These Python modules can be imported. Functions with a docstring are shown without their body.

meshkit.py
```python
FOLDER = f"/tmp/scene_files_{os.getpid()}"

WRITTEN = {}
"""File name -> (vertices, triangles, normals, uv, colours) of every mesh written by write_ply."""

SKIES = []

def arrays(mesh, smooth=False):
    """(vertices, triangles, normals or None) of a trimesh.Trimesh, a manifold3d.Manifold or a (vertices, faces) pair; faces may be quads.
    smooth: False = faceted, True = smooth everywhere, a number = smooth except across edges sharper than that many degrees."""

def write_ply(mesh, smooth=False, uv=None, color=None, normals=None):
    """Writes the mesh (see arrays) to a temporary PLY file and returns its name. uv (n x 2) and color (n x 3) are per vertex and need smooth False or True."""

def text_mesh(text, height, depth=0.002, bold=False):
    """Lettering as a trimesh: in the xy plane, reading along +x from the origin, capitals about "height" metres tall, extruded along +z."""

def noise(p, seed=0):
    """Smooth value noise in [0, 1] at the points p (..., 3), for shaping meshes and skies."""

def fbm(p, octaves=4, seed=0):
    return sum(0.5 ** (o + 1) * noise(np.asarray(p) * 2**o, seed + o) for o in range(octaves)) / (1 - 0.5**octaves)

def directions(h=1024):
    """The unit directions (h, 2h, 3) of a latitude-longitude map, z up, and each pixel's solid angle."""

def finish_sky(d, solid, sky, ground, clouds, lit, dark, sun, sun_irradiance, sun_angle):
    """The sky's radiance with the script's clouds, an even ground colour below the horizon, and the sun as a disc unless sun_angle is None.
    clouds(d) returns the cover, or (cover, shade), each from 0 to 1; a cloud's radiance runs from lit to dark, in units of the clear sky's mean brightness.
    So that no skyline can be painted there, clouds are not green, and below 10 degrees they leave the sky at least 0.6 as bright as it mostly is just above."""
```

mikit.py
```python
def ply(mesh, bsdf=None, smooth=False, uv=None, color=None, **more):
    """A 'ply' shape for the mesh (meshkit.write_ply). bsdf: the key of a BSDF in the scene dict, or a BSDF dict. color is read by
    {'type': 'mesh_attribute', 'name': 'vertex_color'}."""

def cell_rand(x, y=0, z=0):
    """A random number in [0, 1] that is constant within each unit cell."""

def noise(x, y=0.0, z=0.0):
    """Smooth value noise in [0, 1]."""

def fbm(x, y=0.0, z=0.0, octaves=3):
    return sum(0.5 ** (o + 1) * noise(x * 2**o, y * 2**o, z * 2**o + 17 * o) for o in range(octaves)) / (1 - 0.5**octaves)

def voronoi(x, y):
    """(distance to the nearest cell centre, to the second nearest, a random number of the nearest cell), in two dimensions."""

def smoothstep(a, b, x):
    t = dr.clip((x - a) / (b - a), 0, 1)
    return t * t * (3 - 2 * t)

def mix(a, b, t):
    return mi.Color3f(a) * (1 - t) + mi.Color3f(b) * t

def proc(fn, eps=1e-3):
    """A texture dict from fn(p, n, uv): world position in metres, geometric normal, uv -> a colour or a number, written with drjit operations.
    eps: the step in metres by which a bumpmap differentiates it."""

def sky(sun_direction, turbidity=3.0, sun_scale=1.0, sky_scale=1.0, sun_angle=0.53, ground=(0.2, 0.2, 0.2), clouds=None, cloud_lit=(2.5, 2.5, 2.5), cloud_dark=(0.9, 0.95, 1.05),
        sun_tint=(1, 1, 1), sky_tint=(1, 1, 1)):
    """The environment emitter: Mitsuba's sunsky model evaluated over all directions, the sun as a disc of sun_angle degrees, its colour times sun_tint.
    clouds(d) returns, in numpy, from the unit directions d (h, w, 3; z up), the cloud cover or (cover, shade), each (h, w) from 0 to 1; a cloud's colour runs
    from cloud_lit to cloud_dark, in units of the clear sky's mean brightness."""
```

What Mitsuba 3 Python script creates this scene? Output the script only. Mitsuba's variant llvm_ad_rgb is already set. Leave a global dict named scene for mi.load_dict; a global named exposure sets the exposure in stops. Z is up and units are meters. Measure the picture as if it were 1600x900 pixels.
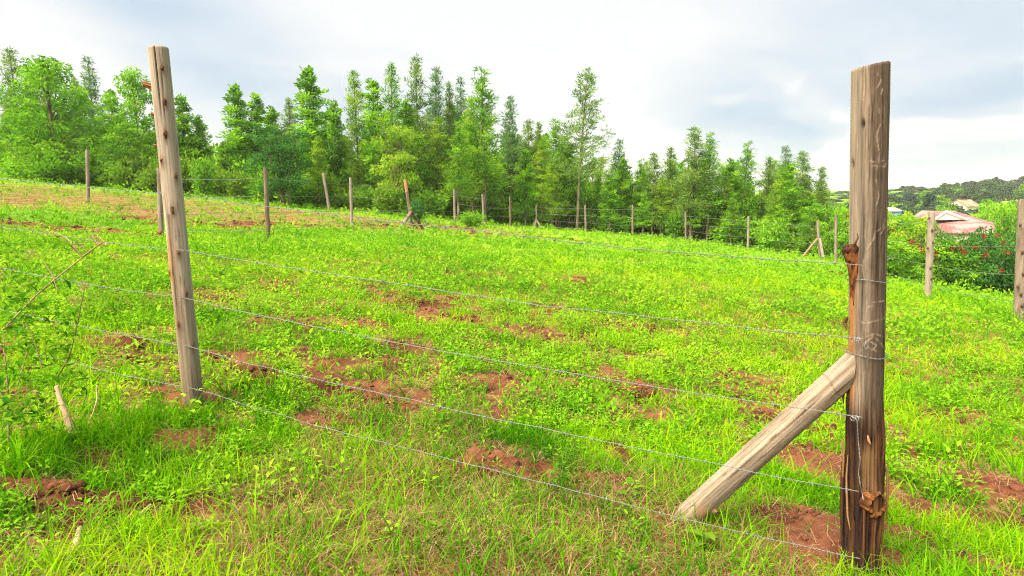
import math
import numpy as np, trimesh, drjit as dr, mitsuba as mi
import mikit, meshkit
from scipy.interpolate import RBFInterpolator, RegularGridInterpolator

T = mi.ScalarTransform4f
RNG = np.random.default_rng(7)
EYE = np.array([0.0, 0.0, 1.55])
TILT = 0.14                                     # the lens looks 8 degrees down
FOC = 1000.0                                    # focal length in pixels of a 1600 wide picture
_c, _s = math.cos(math.atan(TILT)), math.sin(math.atan(TILT))

scene, labels = {}, {}
scene['camera'] = dict(type='perspective', fov=2 * math.degrees(math.atan(800 / FOC)), fov_axis='x', near_clip=0.05, far_clip=4000.0,
                       to_world=T().look_at(origin=EYE.tolist(), target=(EYE + [0, _c, -_s]).tolist(), up=[0, 0, 1]))


def sstep(a, b, x):
    t = np.clip((x - a) / (b - a), 0, 1)
    return t * t * (3 - 2 * t)


def rayp(px, py):
    """The direction of a pixel of the photograph, scaled to one metre of depth along y."""
    u, v = (px - 800) / FOC, (450 - py) / FOC
    d = np.array([u, _c + v * _s, -_s + v * _c])
    return d / d[1]


def at(px, py, depth):
    return EYE + rayp(px, py) * depth


def cloud(d):
    x, y, z = d[..., 0], d[..., 1], d[..., 2]
    q = np.stack([x / (z + 0.28), y / (z + 0.28), 0 * z], -1)
    w = np.stack([meshkit.fbm(q * 1.4 + 5, 4, 3), meshkit.fbm(q * 1.4 + 31, 4, 4), 0 * x], -1) - 0.5
    n1 = meshkit.fbm(q * np.array([1.1, 1.5, 1]) + 1.8 * w + 2.0, 6, 11)
    n2 = meshkit.fbm(q * np.array([2.6, 3.8, 1]) + 2.4 * w + 9.0, 6, 23)
    n3 = meshkit.fbm(d * 7.0 + 2.5 * w + 4.0, 6, 29)

    def bank(px, py, r, sx=1.0, tilt=0.0):
        c = rayp(px, py)
        c = c / np.linalg.norm(c)
        e = np.cross(c, [0, 0, 1.0]); e /= np.linalg.norm(e)
        f = np.cross(e, c)
        a, b = d @ e, d @ f
        a, b = a * math.cos(tilt) + b * math.sin(tilt), b * math.cos(tilt) - a * math.sin(tilt)
        return np.exp(-(a ** 2 / (r * sx) ** 2 + b ** 2 / r ** 2)) * (d @ c > 0)

    shade = 0.36 + 1.5 * (n1 - 0.5) + 1.0 * (n2 - 0.5)
    # heavier grey banks, and the bright thin places
    for px, py, r, sx, tl, k in ((300, 70, .075, 2.6, -.45, .75), (560, 165, .05, 2.6, -.1, .35), (1500, 200, .10, 2.2, .35, .62), (1450, 285, .05, 3.0, .1, .40), (1330, 40, .06, 2.5, .3, .40), (1120, 180, .05, 1.6, 0, .30),
                                 (800, 60, .17, 2.0, .1, -.55), (70, 80, .08, 1.8, -.3, -.45), (960, 230, .10, 1.6, 0, -.25)):
        shade = shade + k * bank(px, py, r, sx, tl) * (0.6 + 0.8 * n2)
    # broken heads of cloud over the right, crisp along their upper edges
    g = np.clip(bank(1290, 235, .10, 1.9, .2) + bank(1600, 190, .09, 2.0, .4) + .7 * bank(1030, 190, .06, 2.4) + .6 * bank(1520, 70, .06, 3, .4), 0, 1)
    b = meshkit.fbm(d * np.array([4.5, 4.5, 9.0]) + 1.6 * w + 7.3, 6, 29)
    b2 = meshkit.fbm((d + [0, 0, .018]) * np.array([4.5, 4.5, 9.0]) + 1.6 * w + 7.3, 6, 29)
    head = sstep(.50, .56, b) * g
    shade = shade - .55 * head * (0.45 + 0.55 * sstep(-.01, .03, b - b2)) + .20 * g * sstep(.5, .40, b)
    return np.ones_like(x), np.clip(shade, 0, 1)


HAZE = 0.0004
scene['air'] = dict(type='homogeneous', albedo=0.95, sigma_t=HAZE)
scene['camera']['medium'] = {'type': 'ref', 'id': 'air'}
scene['sky'] = mikit.sky([-0.45, -0.42, 0.79], turbidity=3, sun_scale=0.9, sun_angle=45.0, clouds=cloud, cloud_lit=(0.97, 0.995, 1.02), cloud_dark=(0.54, 0.69, 0.87), sun_tint=(1.0, 0.98, 0.94))
exposure = 3.38

# ------------------------------------------------------------------ helpers


def uniq(name):
    if name not in scene and not any(k.startswith(name + '__') for k in scene):
        return name
    i = 1
    while f'{name}_{i:03d}' in scene or any(k.startswith(f'{name}_{i:03d}__') for k in scene):
        i += 1
    return f'{name}_{i:03d}'


_used = {}


def key_for(name):
    n = _used.get(name, 0)
    _used[name] = n + 1
    return name if n == 0 else f'{name}_{n:03d}'


def tag(key, label=None, cat=None, group=None, kind=None):
    e = {}
    if label: e['label'] = label
    if cat: e['category'] = cat
    if group: e['group'] = group
    if kind: e['kind'] = kind
    labels[key] = e


def thing(name, label, cat, group=None):
    k = key_for(name)
    tag(k, label, cat, group)
    return k


def part(root, name, mesh, bsdf, **kw):
    k = key_for(root + '__' + name)
    scene[k] = mesh if isinstance(mesh, dict) else mikit.ply(mesh, bsdf, **kw)
    return k


def cat_mesh(parts):
    """Joins (v, f, c) triples."""
    vs, fs, cs, n = [], [], [], 0
    for v, f, c in parts:
        vs.append(v); fs.append(np.asarray(f) + n); cs.append(np.broadcast_to(c, (len(v), 3))); n += len(v)
    return np.vstack(vs), np.vstack(fs), np.vstack(cs)


def unit(v):
    return v / (np.linalg.norm(v, axis=-1, keepdims=True) + 1e-12)


def tube(pts, rad, sides=8, cap=True):
    """A tapering tube along a polyline."""
    p = np.asarray(pts, float); n = len(p)
    t = unit(np.gradient(p, axis=0))
    ref = np.array([0.31, 0.17, 0.93]) if abs(t[:, 2]).mean() < 0.8 else np.array([0.9, 0.3, 0.1])
    a = unit(np.cross(t, ref)); b = np.cross(t, a)
    ang = np.arange(sides) * 2 * np.pi / sides
    r = np.broadcast_to(rad, (n,))
    v = (p[:, None] + r[:, None, None] * (np.cos(ang)[None, :, None] * a[:, None] + np.sin(ang)[None, :, None] * b[:, None])).reshape(-1, 3)
    i, j = np.meshgrid(np.arange(n - 1), np.arange(sides), indexing='ij')
    k = (j + 1) % sides
    f = np.concatenate([np.stack([i * sides + j, i * sides + k, (i + 1) * sides + k], -1).reshape(-1, 3), np.stack([i * sides + j, (i + 1) * sides + k, (i + 1) * sides + j], -1).reshape(-1, 3)])
    if cap:
        v = np.vstack([v, p[:1], p[-1:]])
        q = np.arange(sides); q2 = (q + 1) % sides
        f = np.vstack([f, np.stack([np.full(sides, len(v) - 2), q2, q], 1), np.stack([np.full(sides, len(v) - 1), (n - 1) * sides + q, (n - 1) * sides + q2], 1)])
    return v, f


# ------------------------------------------------------------------ materials
VC = {'type': 'mesh_attribute', 'name': 'vertex_color'}
scene['leaf_mat'] = dict(type='principledthin', base_color=VC, roughness=0.55, diff_trans=0.9, spec_trans=0.0, eta=1.35)
scene['grass_mat'] = dict(type='principledthin', base_color=VC, roughness=0.5, diff_trans=1.0, spec_trans=0.0, eta=1.35)
scene['flat_mat'] = dict(type='twosided', bsdf=dict(type='principled', base_color=VC, roughness=0.9, specular=0.2))


def soil_col(p, n, uv):
    a = mikit.fbm(p.x * 4, p.y * 4, p.z * 4, 4)
    b = mikit.fbm(p.x * 40, p.y * 40, p.z * 40, 3)
    c = mikit.mix((0.058, 0.021, 0.011), (0.150, 0.060, 0.032), mikit.smoothstep(0.3, 0.72, a))
    return c * (0.55 + 0.9 * b)


def soil_bump(p, n, uv):
    return mikit.fbm(p.x * 30, p.y * 30, p.z * 30, 4) + 0.5 * mikit.noise(p.x * 160, p.y * 160, p.z * 160)


def cover_col(p, n, uv):
    a = mikit.fbm(p.x * 0.25, p.y * 0.25, 0, 3)
    b = mikit.fbm(p.x * 2.5, p.y * 2.5, 0, 3)
    c = mikit.mix((0.085, 0.19, 0.014), (0.16, 0.25, 0.02), mikit.smoothstep(0.3, 0.7, a))
    return mikit.mix(c, (0.07, 0.17, 0.012), 0.7 * mikit.smoothstep(0.45, 0.7, b))




def thatch_col(p, n, uv):
    a = mikit.fbm(p.x * 48, p.y * 48, 3, 3)
    return mikit.mix((0.085, 0.055, 0.022), (0.30, 0.20, 0.09), mikit.smoothstep(0.35, 0.7, a))


def ground_col(p, n, uv):                          # uv.x: how far plants too small to build cover the soil; uv.y: dead thatch
    c = mikit.mix(soil_col(p, n, uv), thatch_col(p, n, uv), 0.75 * uv.y * mikit.smoothstep(0.35, 0.6, mikit.fbm(p.x * 7, p.y * 7, 0, 2)))
    return mikit.mix(c, cover_col(p, n, uv), dr.clip(uv.x, 0, 1))


scene['ground_mat'] = dict(type='twosided', bsdf=dict(type='principled', base_color=mikit.proc(ground_col), roughness=0.95, specular=0.1))
scene['clod_mat'] = dict(type='twosided', bsdf=dict(type='bumpmap', scale=0.008, texture=mikit.proc(soil_bump, 4e-3), bsdf=dict(type='principled', base_color=mikit.proc(soil_col), roughness=0.95, specular=0.15)))


def wood_bump(p, n, uv):
    return mikit.fbm(p.x * 130, p.y * 130, p.z * 6, 3) + 0.4 * mikit.fbm(p.x * 60, p.y * 60, p.z * 3, 2)


scene['wood_mat'] = dict(type='twosided', bsdf=dict(type='bumpmap', scale=0.0016, texture=mikit.proc(wood_bump, 1e-3), bsdf=dict(type='principled', base_color=VC, roughness=0.85, specular=0.25)))


def far_wood(p, n, uv):
    a = mikit.fbm(p.x * 25, p.y * 25, p.z * 2.5, 3)
    b = mikit.noise(p.x * 0.7 + 3, p.y * 0.7, 0)
    return mikit.mix((0.13, 0.092, 0.065), (0.28, 0.24, 0.20), mikit.smoothstep(0.25, 0.75, 0.6 * a + 0.4 * b))


scene['far_wood_mat'] = dict(type='twosided', bsdf=dict(type='principled', base_color=mikit.proc(far_wood), roughness=0.85, specular=0.2))
scene['wire_mat'] = dict(type='twosided', bsdf=dict(type='principled', base_color={'type': 'rgb', 'value': [0.25, 0.27, 0.29]}, roughness=0.55, metallic=0.6))


def bark_col(p, n, uv):
    a = mikit.fbm(p.x * 9, p.y * 9, p.z * 2, 3)
    return mikit.mix((0.055, 0.042, 0.03), (0.22, 0.175, 0.125), mikit.smoothstep(0.25, 0.75, a))


scene['bark_mat'] = dict(type='twosided', bsdf=dict(type='principled', base_color=mikit.proc(bark_col), roughness=0.9, specular=0.1))

# ------------------------------------------------------------------ the lie of the land
# foot pixel, top pixel, height in metres of every fence post: their feet give the slope
POSTS = dict(left=(303, 634, 247, 74, 2.05), right=(1348, 897, 1360, 102, 2.05),
    p138=(138, 318, 136, 234, 1.9), p184=(184, 285, 184, 243, 1.9), p250=(252, 378, 249, 262, 1.9), p418=(419, 372, 414.5, 262, 1.9),
    p550=(550, 358, 547.5, 277, 1.9), p514=(515, 330, 505, 270, 1.9), p643=(644, 356, 633, 281, 1.9), p711=(711, 350, 709.5, 296, 1.8),
    p755=(756, 357, 754, 303, 1.8), p797=(797.5, 355, 796.5, 307, 1.7), p838=(838, 357, 838, 319, 1.5), p914=(915, 363, 914.5, 320, 1.65),
    p988=(988.5, 371, 988.5, 320, 1.8), p1071=(1071.5, 376, 1071, 331, 1.7), p1168=(1168.5, 390, 1169.5, 338, 1.8),
    p1282=(1281, 403, 1277.5, 345, 1.8), p1306=(1306, 404, 1306, 335, 2.0), p1450=(1449.5, 467, 1456, 330, 2.0), p1590=(1592, 495, 1599, 312, 2.0))


def post_depth(bx, by, tx, ty, h):
    return h / (rayp(tx, ty)[2] - rayp(bx, by)[2])


FOOT = {k: at(v[0], v[1], post_depth(*v)) for k, v in POSTS.items()}
ctrl = [f for f in FOOT.values()]
ctrl += [(0, 0, 0.13), (-6, 0, 0.78), (6, 0, -0.55), (0, -20, 0.2), (-25, -15, 3.0), (25, -15, -2.5), (-6, 6, 0.66), (5, 4, -0.42)]
ctrl += [(-45, 40, 4.2), (-30, 60, 3.0), (0, 62, -0.7), (20, 55, -2.4), (-70, 60, 6.5), (-40, 110, 3.5), (0, 110, -3.0),
         (16, 22, -1.75), (21, 30, -2.5), (30, 32, -3.6), (38, 48, -5.0), (44, 60, -5.6), (60, 80, -6.6), (80, 110, -6.5), (40, 95, -5.4), (50, 30, -5.5), (70, 40, -7.5), (90, 70, -8.0),
         (85, 150, -3.0), (110, 150, -2.0), (60, 150, -4.0), (140, 130, -3), (95, 205, -1.0), (140, 210, 0.5), (180, 200, 1.5), (100, 270, 2.0), (160, 280, 4.5), (220, 290, 7.0), (60, 280, 0.5),
         (100, 360, 3.0), (200, 380, 6), (0, 300, -2), (-150, 300, 4), (-250, 150, 10), (320, 200, 8), (300, 60, -8), (200, -50, -10), (-200, -50, 12), (0, -200, 0)]
ctrl = np.array(ctrl, float)
_rbf = RBFInterpolator(ctrl[:, :2] / 10, ctrl[:, 2], kernel='linear', smoothing=0.004, degree=1)
# the interpolator is slow for many points, so it is sampled once on a graded grid
_gx = 420 * np.sinh(np.linspace(-1, 1, 201) * 4.2) / np.sinh(4.2)
_gy = 420 * np.sinh(np.linspace(-1, 1, 201) * 4.2) / np.sinh(4.2)
_G = np.stack(np.meshgrid(_gx, _gy, indexing='ij'), -1)
_Z = _rbf(_G.reshape(-1, 2) / 10).reshape(_G.shape[:2])
from scipy.ndimage import gaussian_filter
_Z = gaussian_filter(_Z, 2.0)
_base = RegularGridInterpolator((_gx, _gy), _Z, bounds_error=False, fill_value=None)


def on_ground(px, py, lo=1.5, hi=500.0):
    """Where the line of sight of a pixel meets the smooth ground."""
    r = rayp(px, py)
    d = np.geomspace(lo, hi, 4000)
    p = EYE + r * d[:, None]
    below = p[:, 2] < _base(p[:, :2])
    return p[np.argmax(below)] if below.any() else p[-1]


# patches of bare red soil: (pixel, radius in metres across, in metres along, height of the heap)
PATCH = [(205, 548, .22, .16, .06), (232, 566, .14, .12, .03), (392, 588, .22, .13, .06), (330, 560, .22, .22, .0), (350, 620, .18, .12, .01), (660, 478, .55, .35, .05), (700, 500, .6, .4, .03), (845, 528, .9, .35, .02),
         (1000, 612, .22, .2, .05), (770, 728, .24, .13, .07), (530, 660, .22, .16, .02), (1255, 815, .26, .13, .06), (1320, 860, .3, .16, .03), (100, 790, .28, .14, .03), (80, 775, .2, .1, .02), (210, 800, .12, .06, .0), (1580, 772, .25, .22, .03), (1500, 878, .22, .08, .0), (1430, 840, .16, .12, .0),
         (1255, 708, .2, .14, .0), (1300, 675, .07, .07, .06), (1190, 650, .25, .14, .0), (960, 760, .2, .1, .0), (920, 660, .18, .1, .0), (1410, 790, .14, .10, .0), (1352, 890, .17, .13, .02), (306, 628, .16, .13, .02), (1000, 515, .6, .3, .0), (640, 405, .7, .6, .03), (700, 355, 1.6, .6, .0),
         (40, 352, 1.9, .8, .03), (170, 362, 1.5, .6, .02), (330, 354, 1.7, 1.0, .0), (400, 350, 1.3, .9, .0), (660, 352, 1.6, .9, .0), (250, 345, 1.6, .8, .0), (760, 366, 1.5, .7, .0), (480, 352, 1.6, .7, .0), (590, 352, 1.4, .7, .0), (860, 372, 1.8, .5, .0), (1060, 398, 1.5, .4, .0), (1300, 428, .8, .3, .0), (440, 450, .4, .3, .02),
         (470, 510, .4, .2, .0), (610, 565, .25, .18, .02), (600, 622, .3, .18, .0), (760, 600, .3, .2, .0), (350, 470, .3, .25, .02), (560, 510, .4, .25, .02), (140, 712, .22, .13, .0), (1160, 590, .25, .2, .0), (720, 430, .6, .4, .0), (545, 410, .7, .5, .0)]
PATCH = [(*on_ground(a, b)[:2], rx, ry, h) for a, b, rx, ry, h in PATCH]


def soil_mask(x, y):
    """1 where the red soil lies bare, 0 where plants cover it."""
    p = np.stack([x, y, 0 * x], -1)
    wob = meshkit.fbm(p * 3.1, 4, 5) - 0.5
    fine = meshkit.fbm(p * 11, 3, 6) - 0.5
    d = np.hypot(x, y)
    m = sstep(0.64, 0.76, meshkit.fbm(p * np.array([0.8, 0.8, 1]), 4, 41) + 0.10 * wob) * sstep(26, 12, d) * (0.35 + 0.65 * (x < 3))
    spots = meshkit.fbm(p * 2.3 + 60, 3, 43) + .25 * (meshkit.fbm(p * 7 + 3, 2, 44) - .5)
    m = np.maximum(m, .9 * sstep(.67, .76, spots) * sstep(2.9, 3.6, y + .3 * np.abs(x)) * sstep(17, 9, d) * (.4 + .6 * (x < 2.2)))
    for cx, cy, rx, ry, h in PATCH:
        e = np.sqrt(((x - cx) / rx) ** 2 + ((y - cy) / ry) ** 2) + 2.2 * wob + 1.3 * fine
        m = np.maximum(m, sstep(1.12, 0.80, e))
    return np.clip(m, 0, 1)


def dry_strip(x, y):
    """The belts of withered grass across the back of the field."""
    p = np.stack([x, y, 0 * x], -1)
    w = 3.0 * (meshkit.fbm(p * .35, 3, 55) - .5)
    a = sstep(-6.5, -9, x) * sstep(19.0, 20.5, y + w) * sstep(33, 30, y + w)
    b = sstep(-10, -8, x + w) * sstep(3, -1, x + w) * sstep(22.5, 24.5, y + w) * sstep(34, 30, y + w)
    return np.clip(a * .9 + b * .8, 0, 1) * (0.55 + .6 * sstep(.35, .6, meshkit.fbm(p * .9, 3, 56)))


def ground(x, y):
    """Height of the ground with its bumps."""
    x, y = np.asarray(x, float), np.asarray(y, float)
    z = _base(np.stack([x, y], -1))
    d = np.hypot(x, y)
    p = np.stack([x, y, 0 * x], -1)
    near = sstep(60, 15, d)
    z = z + near * (0.10 * (meshkit.fbm(p * 1.3, 3, 8) - 0.5) + 0.03 * (meshkit.fbm(p * 6, 3, 9) - 0.5))
    z = z + sstep(40, 140, d) * 1.2 * (meshkit.fbm(p * 0.03, 3, 12) - 0.5)
    for cx, cy, rx, ry, h in PATCH:
        if h > 0:
            z = z + h * np.exp(-1.6 * (((x - cx) / rx) ** 2 + ((y - cy) / ry) ** 2))
    return z


def build_ground():
    nx, ny = 540, 540
    u = np.linspace(-1, 1, nx)
    gx = 900 * np.sinh(u * 7.6) / np.sinh(7.6)
    v = np.linspace(0, 1, ny)
    gy = -40 + 0 * v
    a = np.sinh(v * 7.85 - 1.35)
    gy = 1.0 + 2.0 * a
    gy = np.where(gy < 1.0, 1.0 + (gy - 1.0) * 18, gy)
    X, Y = np.meshgrid(gx, gy, indexing='ij')
    Z = ground(X.ravel(), Y.ravel())
    m = soil_mask(X.ravel(), Y.ravel())
    q = np.stack([X.ravel(), Y.ravel(), 0 * X.ravel()], -1)
    d = np.hypot(q[:, 0], q[:, 1])
    Z = Z + m * sstep(30, 6, d) * (0.07 * (meshkit.fbm(q * 9, 4, 77) - 0.5) + 0.10 * np.abs(meshkit.fbm(q * 15, 3, 78) - 0.5) + 0.03 * (meshkit.noise(q * 26, 79) - .5))
    ds = dry_strip(X.ravel(), Y.ravel())
    cover = (1 - m) * sstep(5, 22, d) * 0.95 * (1 - .8 * ds)
    i, j = np.meshgrid(np.arange(nx - 1), np.arange(ny - 1), indexing='ij')
    a = (i * ny + j).ravel(); b = a + ny
    f = np.vstack([np.stack([a, b, b + 1], 1), np.stack([a, b + 1, a + 1], 1)])
    v3 = np.stack([X.ravel(), Y.ravel(), Z], 1)
    scene['ground'] = mikit.ply((v3, f), 'ground_mat', smooth=True, uv=np.stack([cover, (1 - m) * np.maximum(sstep(12, 5, d), ds)], 1))
    tag('ground', 'red earth field sloping down to the right and on to the far hill', 'ground', kind='structure')


build_ground()

# ------------------------------------------------------------------ trees
LEAFQ = np.array([[0, 1, 2], [0, 2, 3]])


def leaves(pos, axis, length, width, col, rng, bend=0.0):
    """Rhombic leaves at pos along axis (n x 3)."""
    n = len(pos)
    a = unit(axis)
    side = unit(np.cross(a, rng.normal(size=(n, 3))))
    L, W = np.broadcast_to(length, (n,))[:, None], np.broadcast_to(width, (n,))[:, None]
    nrm = np.cross(a, side)
    v = np.stack([pos, pos + a * L * 0.45 + side * W * 0.5 + nrm * L * bend, pos + a * L, pos + a * L * 0.45 - side * W * 0.5 + nrm * L * bend], 1).reshape(-1, 3)
    f = (LEAFQ[None] + 4 * np.arange(n)[:, None, None]).reshape(-1, 3)
    return v, f, np.repeat(col, 4, 0)


def ramp(t, cols):
    t = np.clip(t, 0, 1) * (len(cols) - 1)
    i = np.minimum(t.astype(int), len(cols) - 2)
    w = (t - i)[:, None]
    c = np.array(cols)
    return c[i] * (1 - w) + c[i + 1] * w


PAL = dict(
    grey=[(0.100, 0.202, 0.041), (0.194, 0.352, 0.066), (0.352, 0.505, 0.095)],
    blue=[(0.078, 0.187, 0.067), (0.157, 0.327, 0.114), (0.265, 0.444, 0.145)],
    green=[(0.075, 0.222, 0.016), (0.187, 0.443, 0.026), (0.408, 0.665, 0.035)],
    yellow=[(0.089, 0.237, 0.018), (0.266, 0.471, 0.028), (0.487, 0.638, 0.044)],
    bright=[(0.067, 0.218, 0.013), (0.189, 0.460, 0.020), (0.378, 0.665, 0.029)],
    lime=[(0.075, 0.215, 0.016), (0.182, 0.347, 0.025), (0.315, 0.447, 0.041)],
    slope=[(0.030, 0.075, 0.045), (0.060, 0.13, 0.065), (0.11, 0.20, 0.085)],
    pine=[(0.010, 0.040, 0.036), (0.022, 0.075, 0.062), (0.05, 0.12, 0.09)],
    dark=[(0.033, 0.118, 0.023), (0.062, 0.225, 0.039), (0.127, 0.343, 0.059)])


def feathery(seed, pal, H=10.0, spread=1.6, bare=0.25, nb=78, dens=1.0, leafL=0.27, leafW=0.042, lean=0.0):
    """A slender tree of airy foliage: a straight bole, rising boughs, sprays of fine leaf."""
    rng = np.random.default_rng(seed)
    n = 14
    t = np.linspace(0, 1, n)
    ph = rng.uniform(0, 6, 2)
    bole = np.stack([0.12 * np.sin(3 * t + ph[0]) * t + lean * t ** 1.5, 0.12 * np.sin(2.5 * t + ph[1]) * t, H * t], 1)
    wood = [(*tube(bole, 0.085 * (1 - t) ** 0.8 + 0.008, 6, False), (1, 1, 1))]
    P, A, Cc = [], [], []
    for k in range(nb):
        h = bare + (0.985 - bare) * ((k + rng.uniform(0, 1)) / nb)
        rel = (h - bare) / (1 - bare)
        L = spread * (0.07 + 1.05 * (1 - rel) ** 0.72 * (0.62 + 0.38 * min(1, rel * 3.5))) * rng.uniform(0.50, 1.2)
        if rng.uniform() < 0.08: continue
        az = k * 2.4 + rng.uniform(-0.5, 0.5)
        el = math.radians(rng.uniform(22, 55) + 15 * rel)
        o = np.array([np.interp(h, t, bole[:, i]) for i in range(3)])
        m = 5
        s = np.linspace(0, 1, m)
        dirv = np.array([math.cos(az) * math.cos(el), math.sin(az) * math.cos(el), math.sin(el)])
        br = o + dirv * (L * s)[:, None] + np.array([0, 0, -0.12 * L]) * (s ** 2)[:, None]
        wood.append((*tube(br, 0.022 * (1 - 0.8 * s) * (1.2 - 0.7 * rel), 4, False), (1, 1, 1)))
        tone = rng.uniform(0.0, 0.75)
        nc = max(2, int(4.5 * L / 1.2 + 1.5))
        for q in range(nc):
            u = 0.25 + 0.75 * (q + rng.uniform(0, 1)) / nc
            c = np.array([np.interp(u, s, br[:, i]) for i in range(3)]) + rng.normal(0, (0.05 + 0.08 * (1 - rel)) * spread / 1.6, 3)
            cnt = int(dens * rng.uniform(9, 32) * (0.55 + 0.6 * (1 - rel)))
            R = 0.25 * (0.34 + 0.75 * (1 - rel)) * rng.uniform(0.5, 1.4)
            off = rng.normal(0, 1, (cnt, 3)) * R * np.array([1, 1, 0.75]) * 0.62
            P.append(c + off)
            A.append(dirv * 0.5 + unit(off) * 0.6 + rng.normal(0, 0.45, (cnt, 3)) + [0, 0, 0.12])
            tt = tone + rng.normal(0, 0.14, cnt) + 0.20 * (u - 0.5)
            Cc.append(ramp(tt, PAL[pal]))
    P, A, Cc = np.vstack(P), np.vstack(A), np.vstack(Cc)
    k = len(P)
    v, f, c = leaves(P, A, leafL * rng.uniform(0.6, 1.2, k), 1.2 * leafW * rng.uniform(0.7, 1.3, k), Cc, rng)
    wv, wf, _ = cat_mesh(wood)
    return wv, wf, v, f, c


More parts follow.
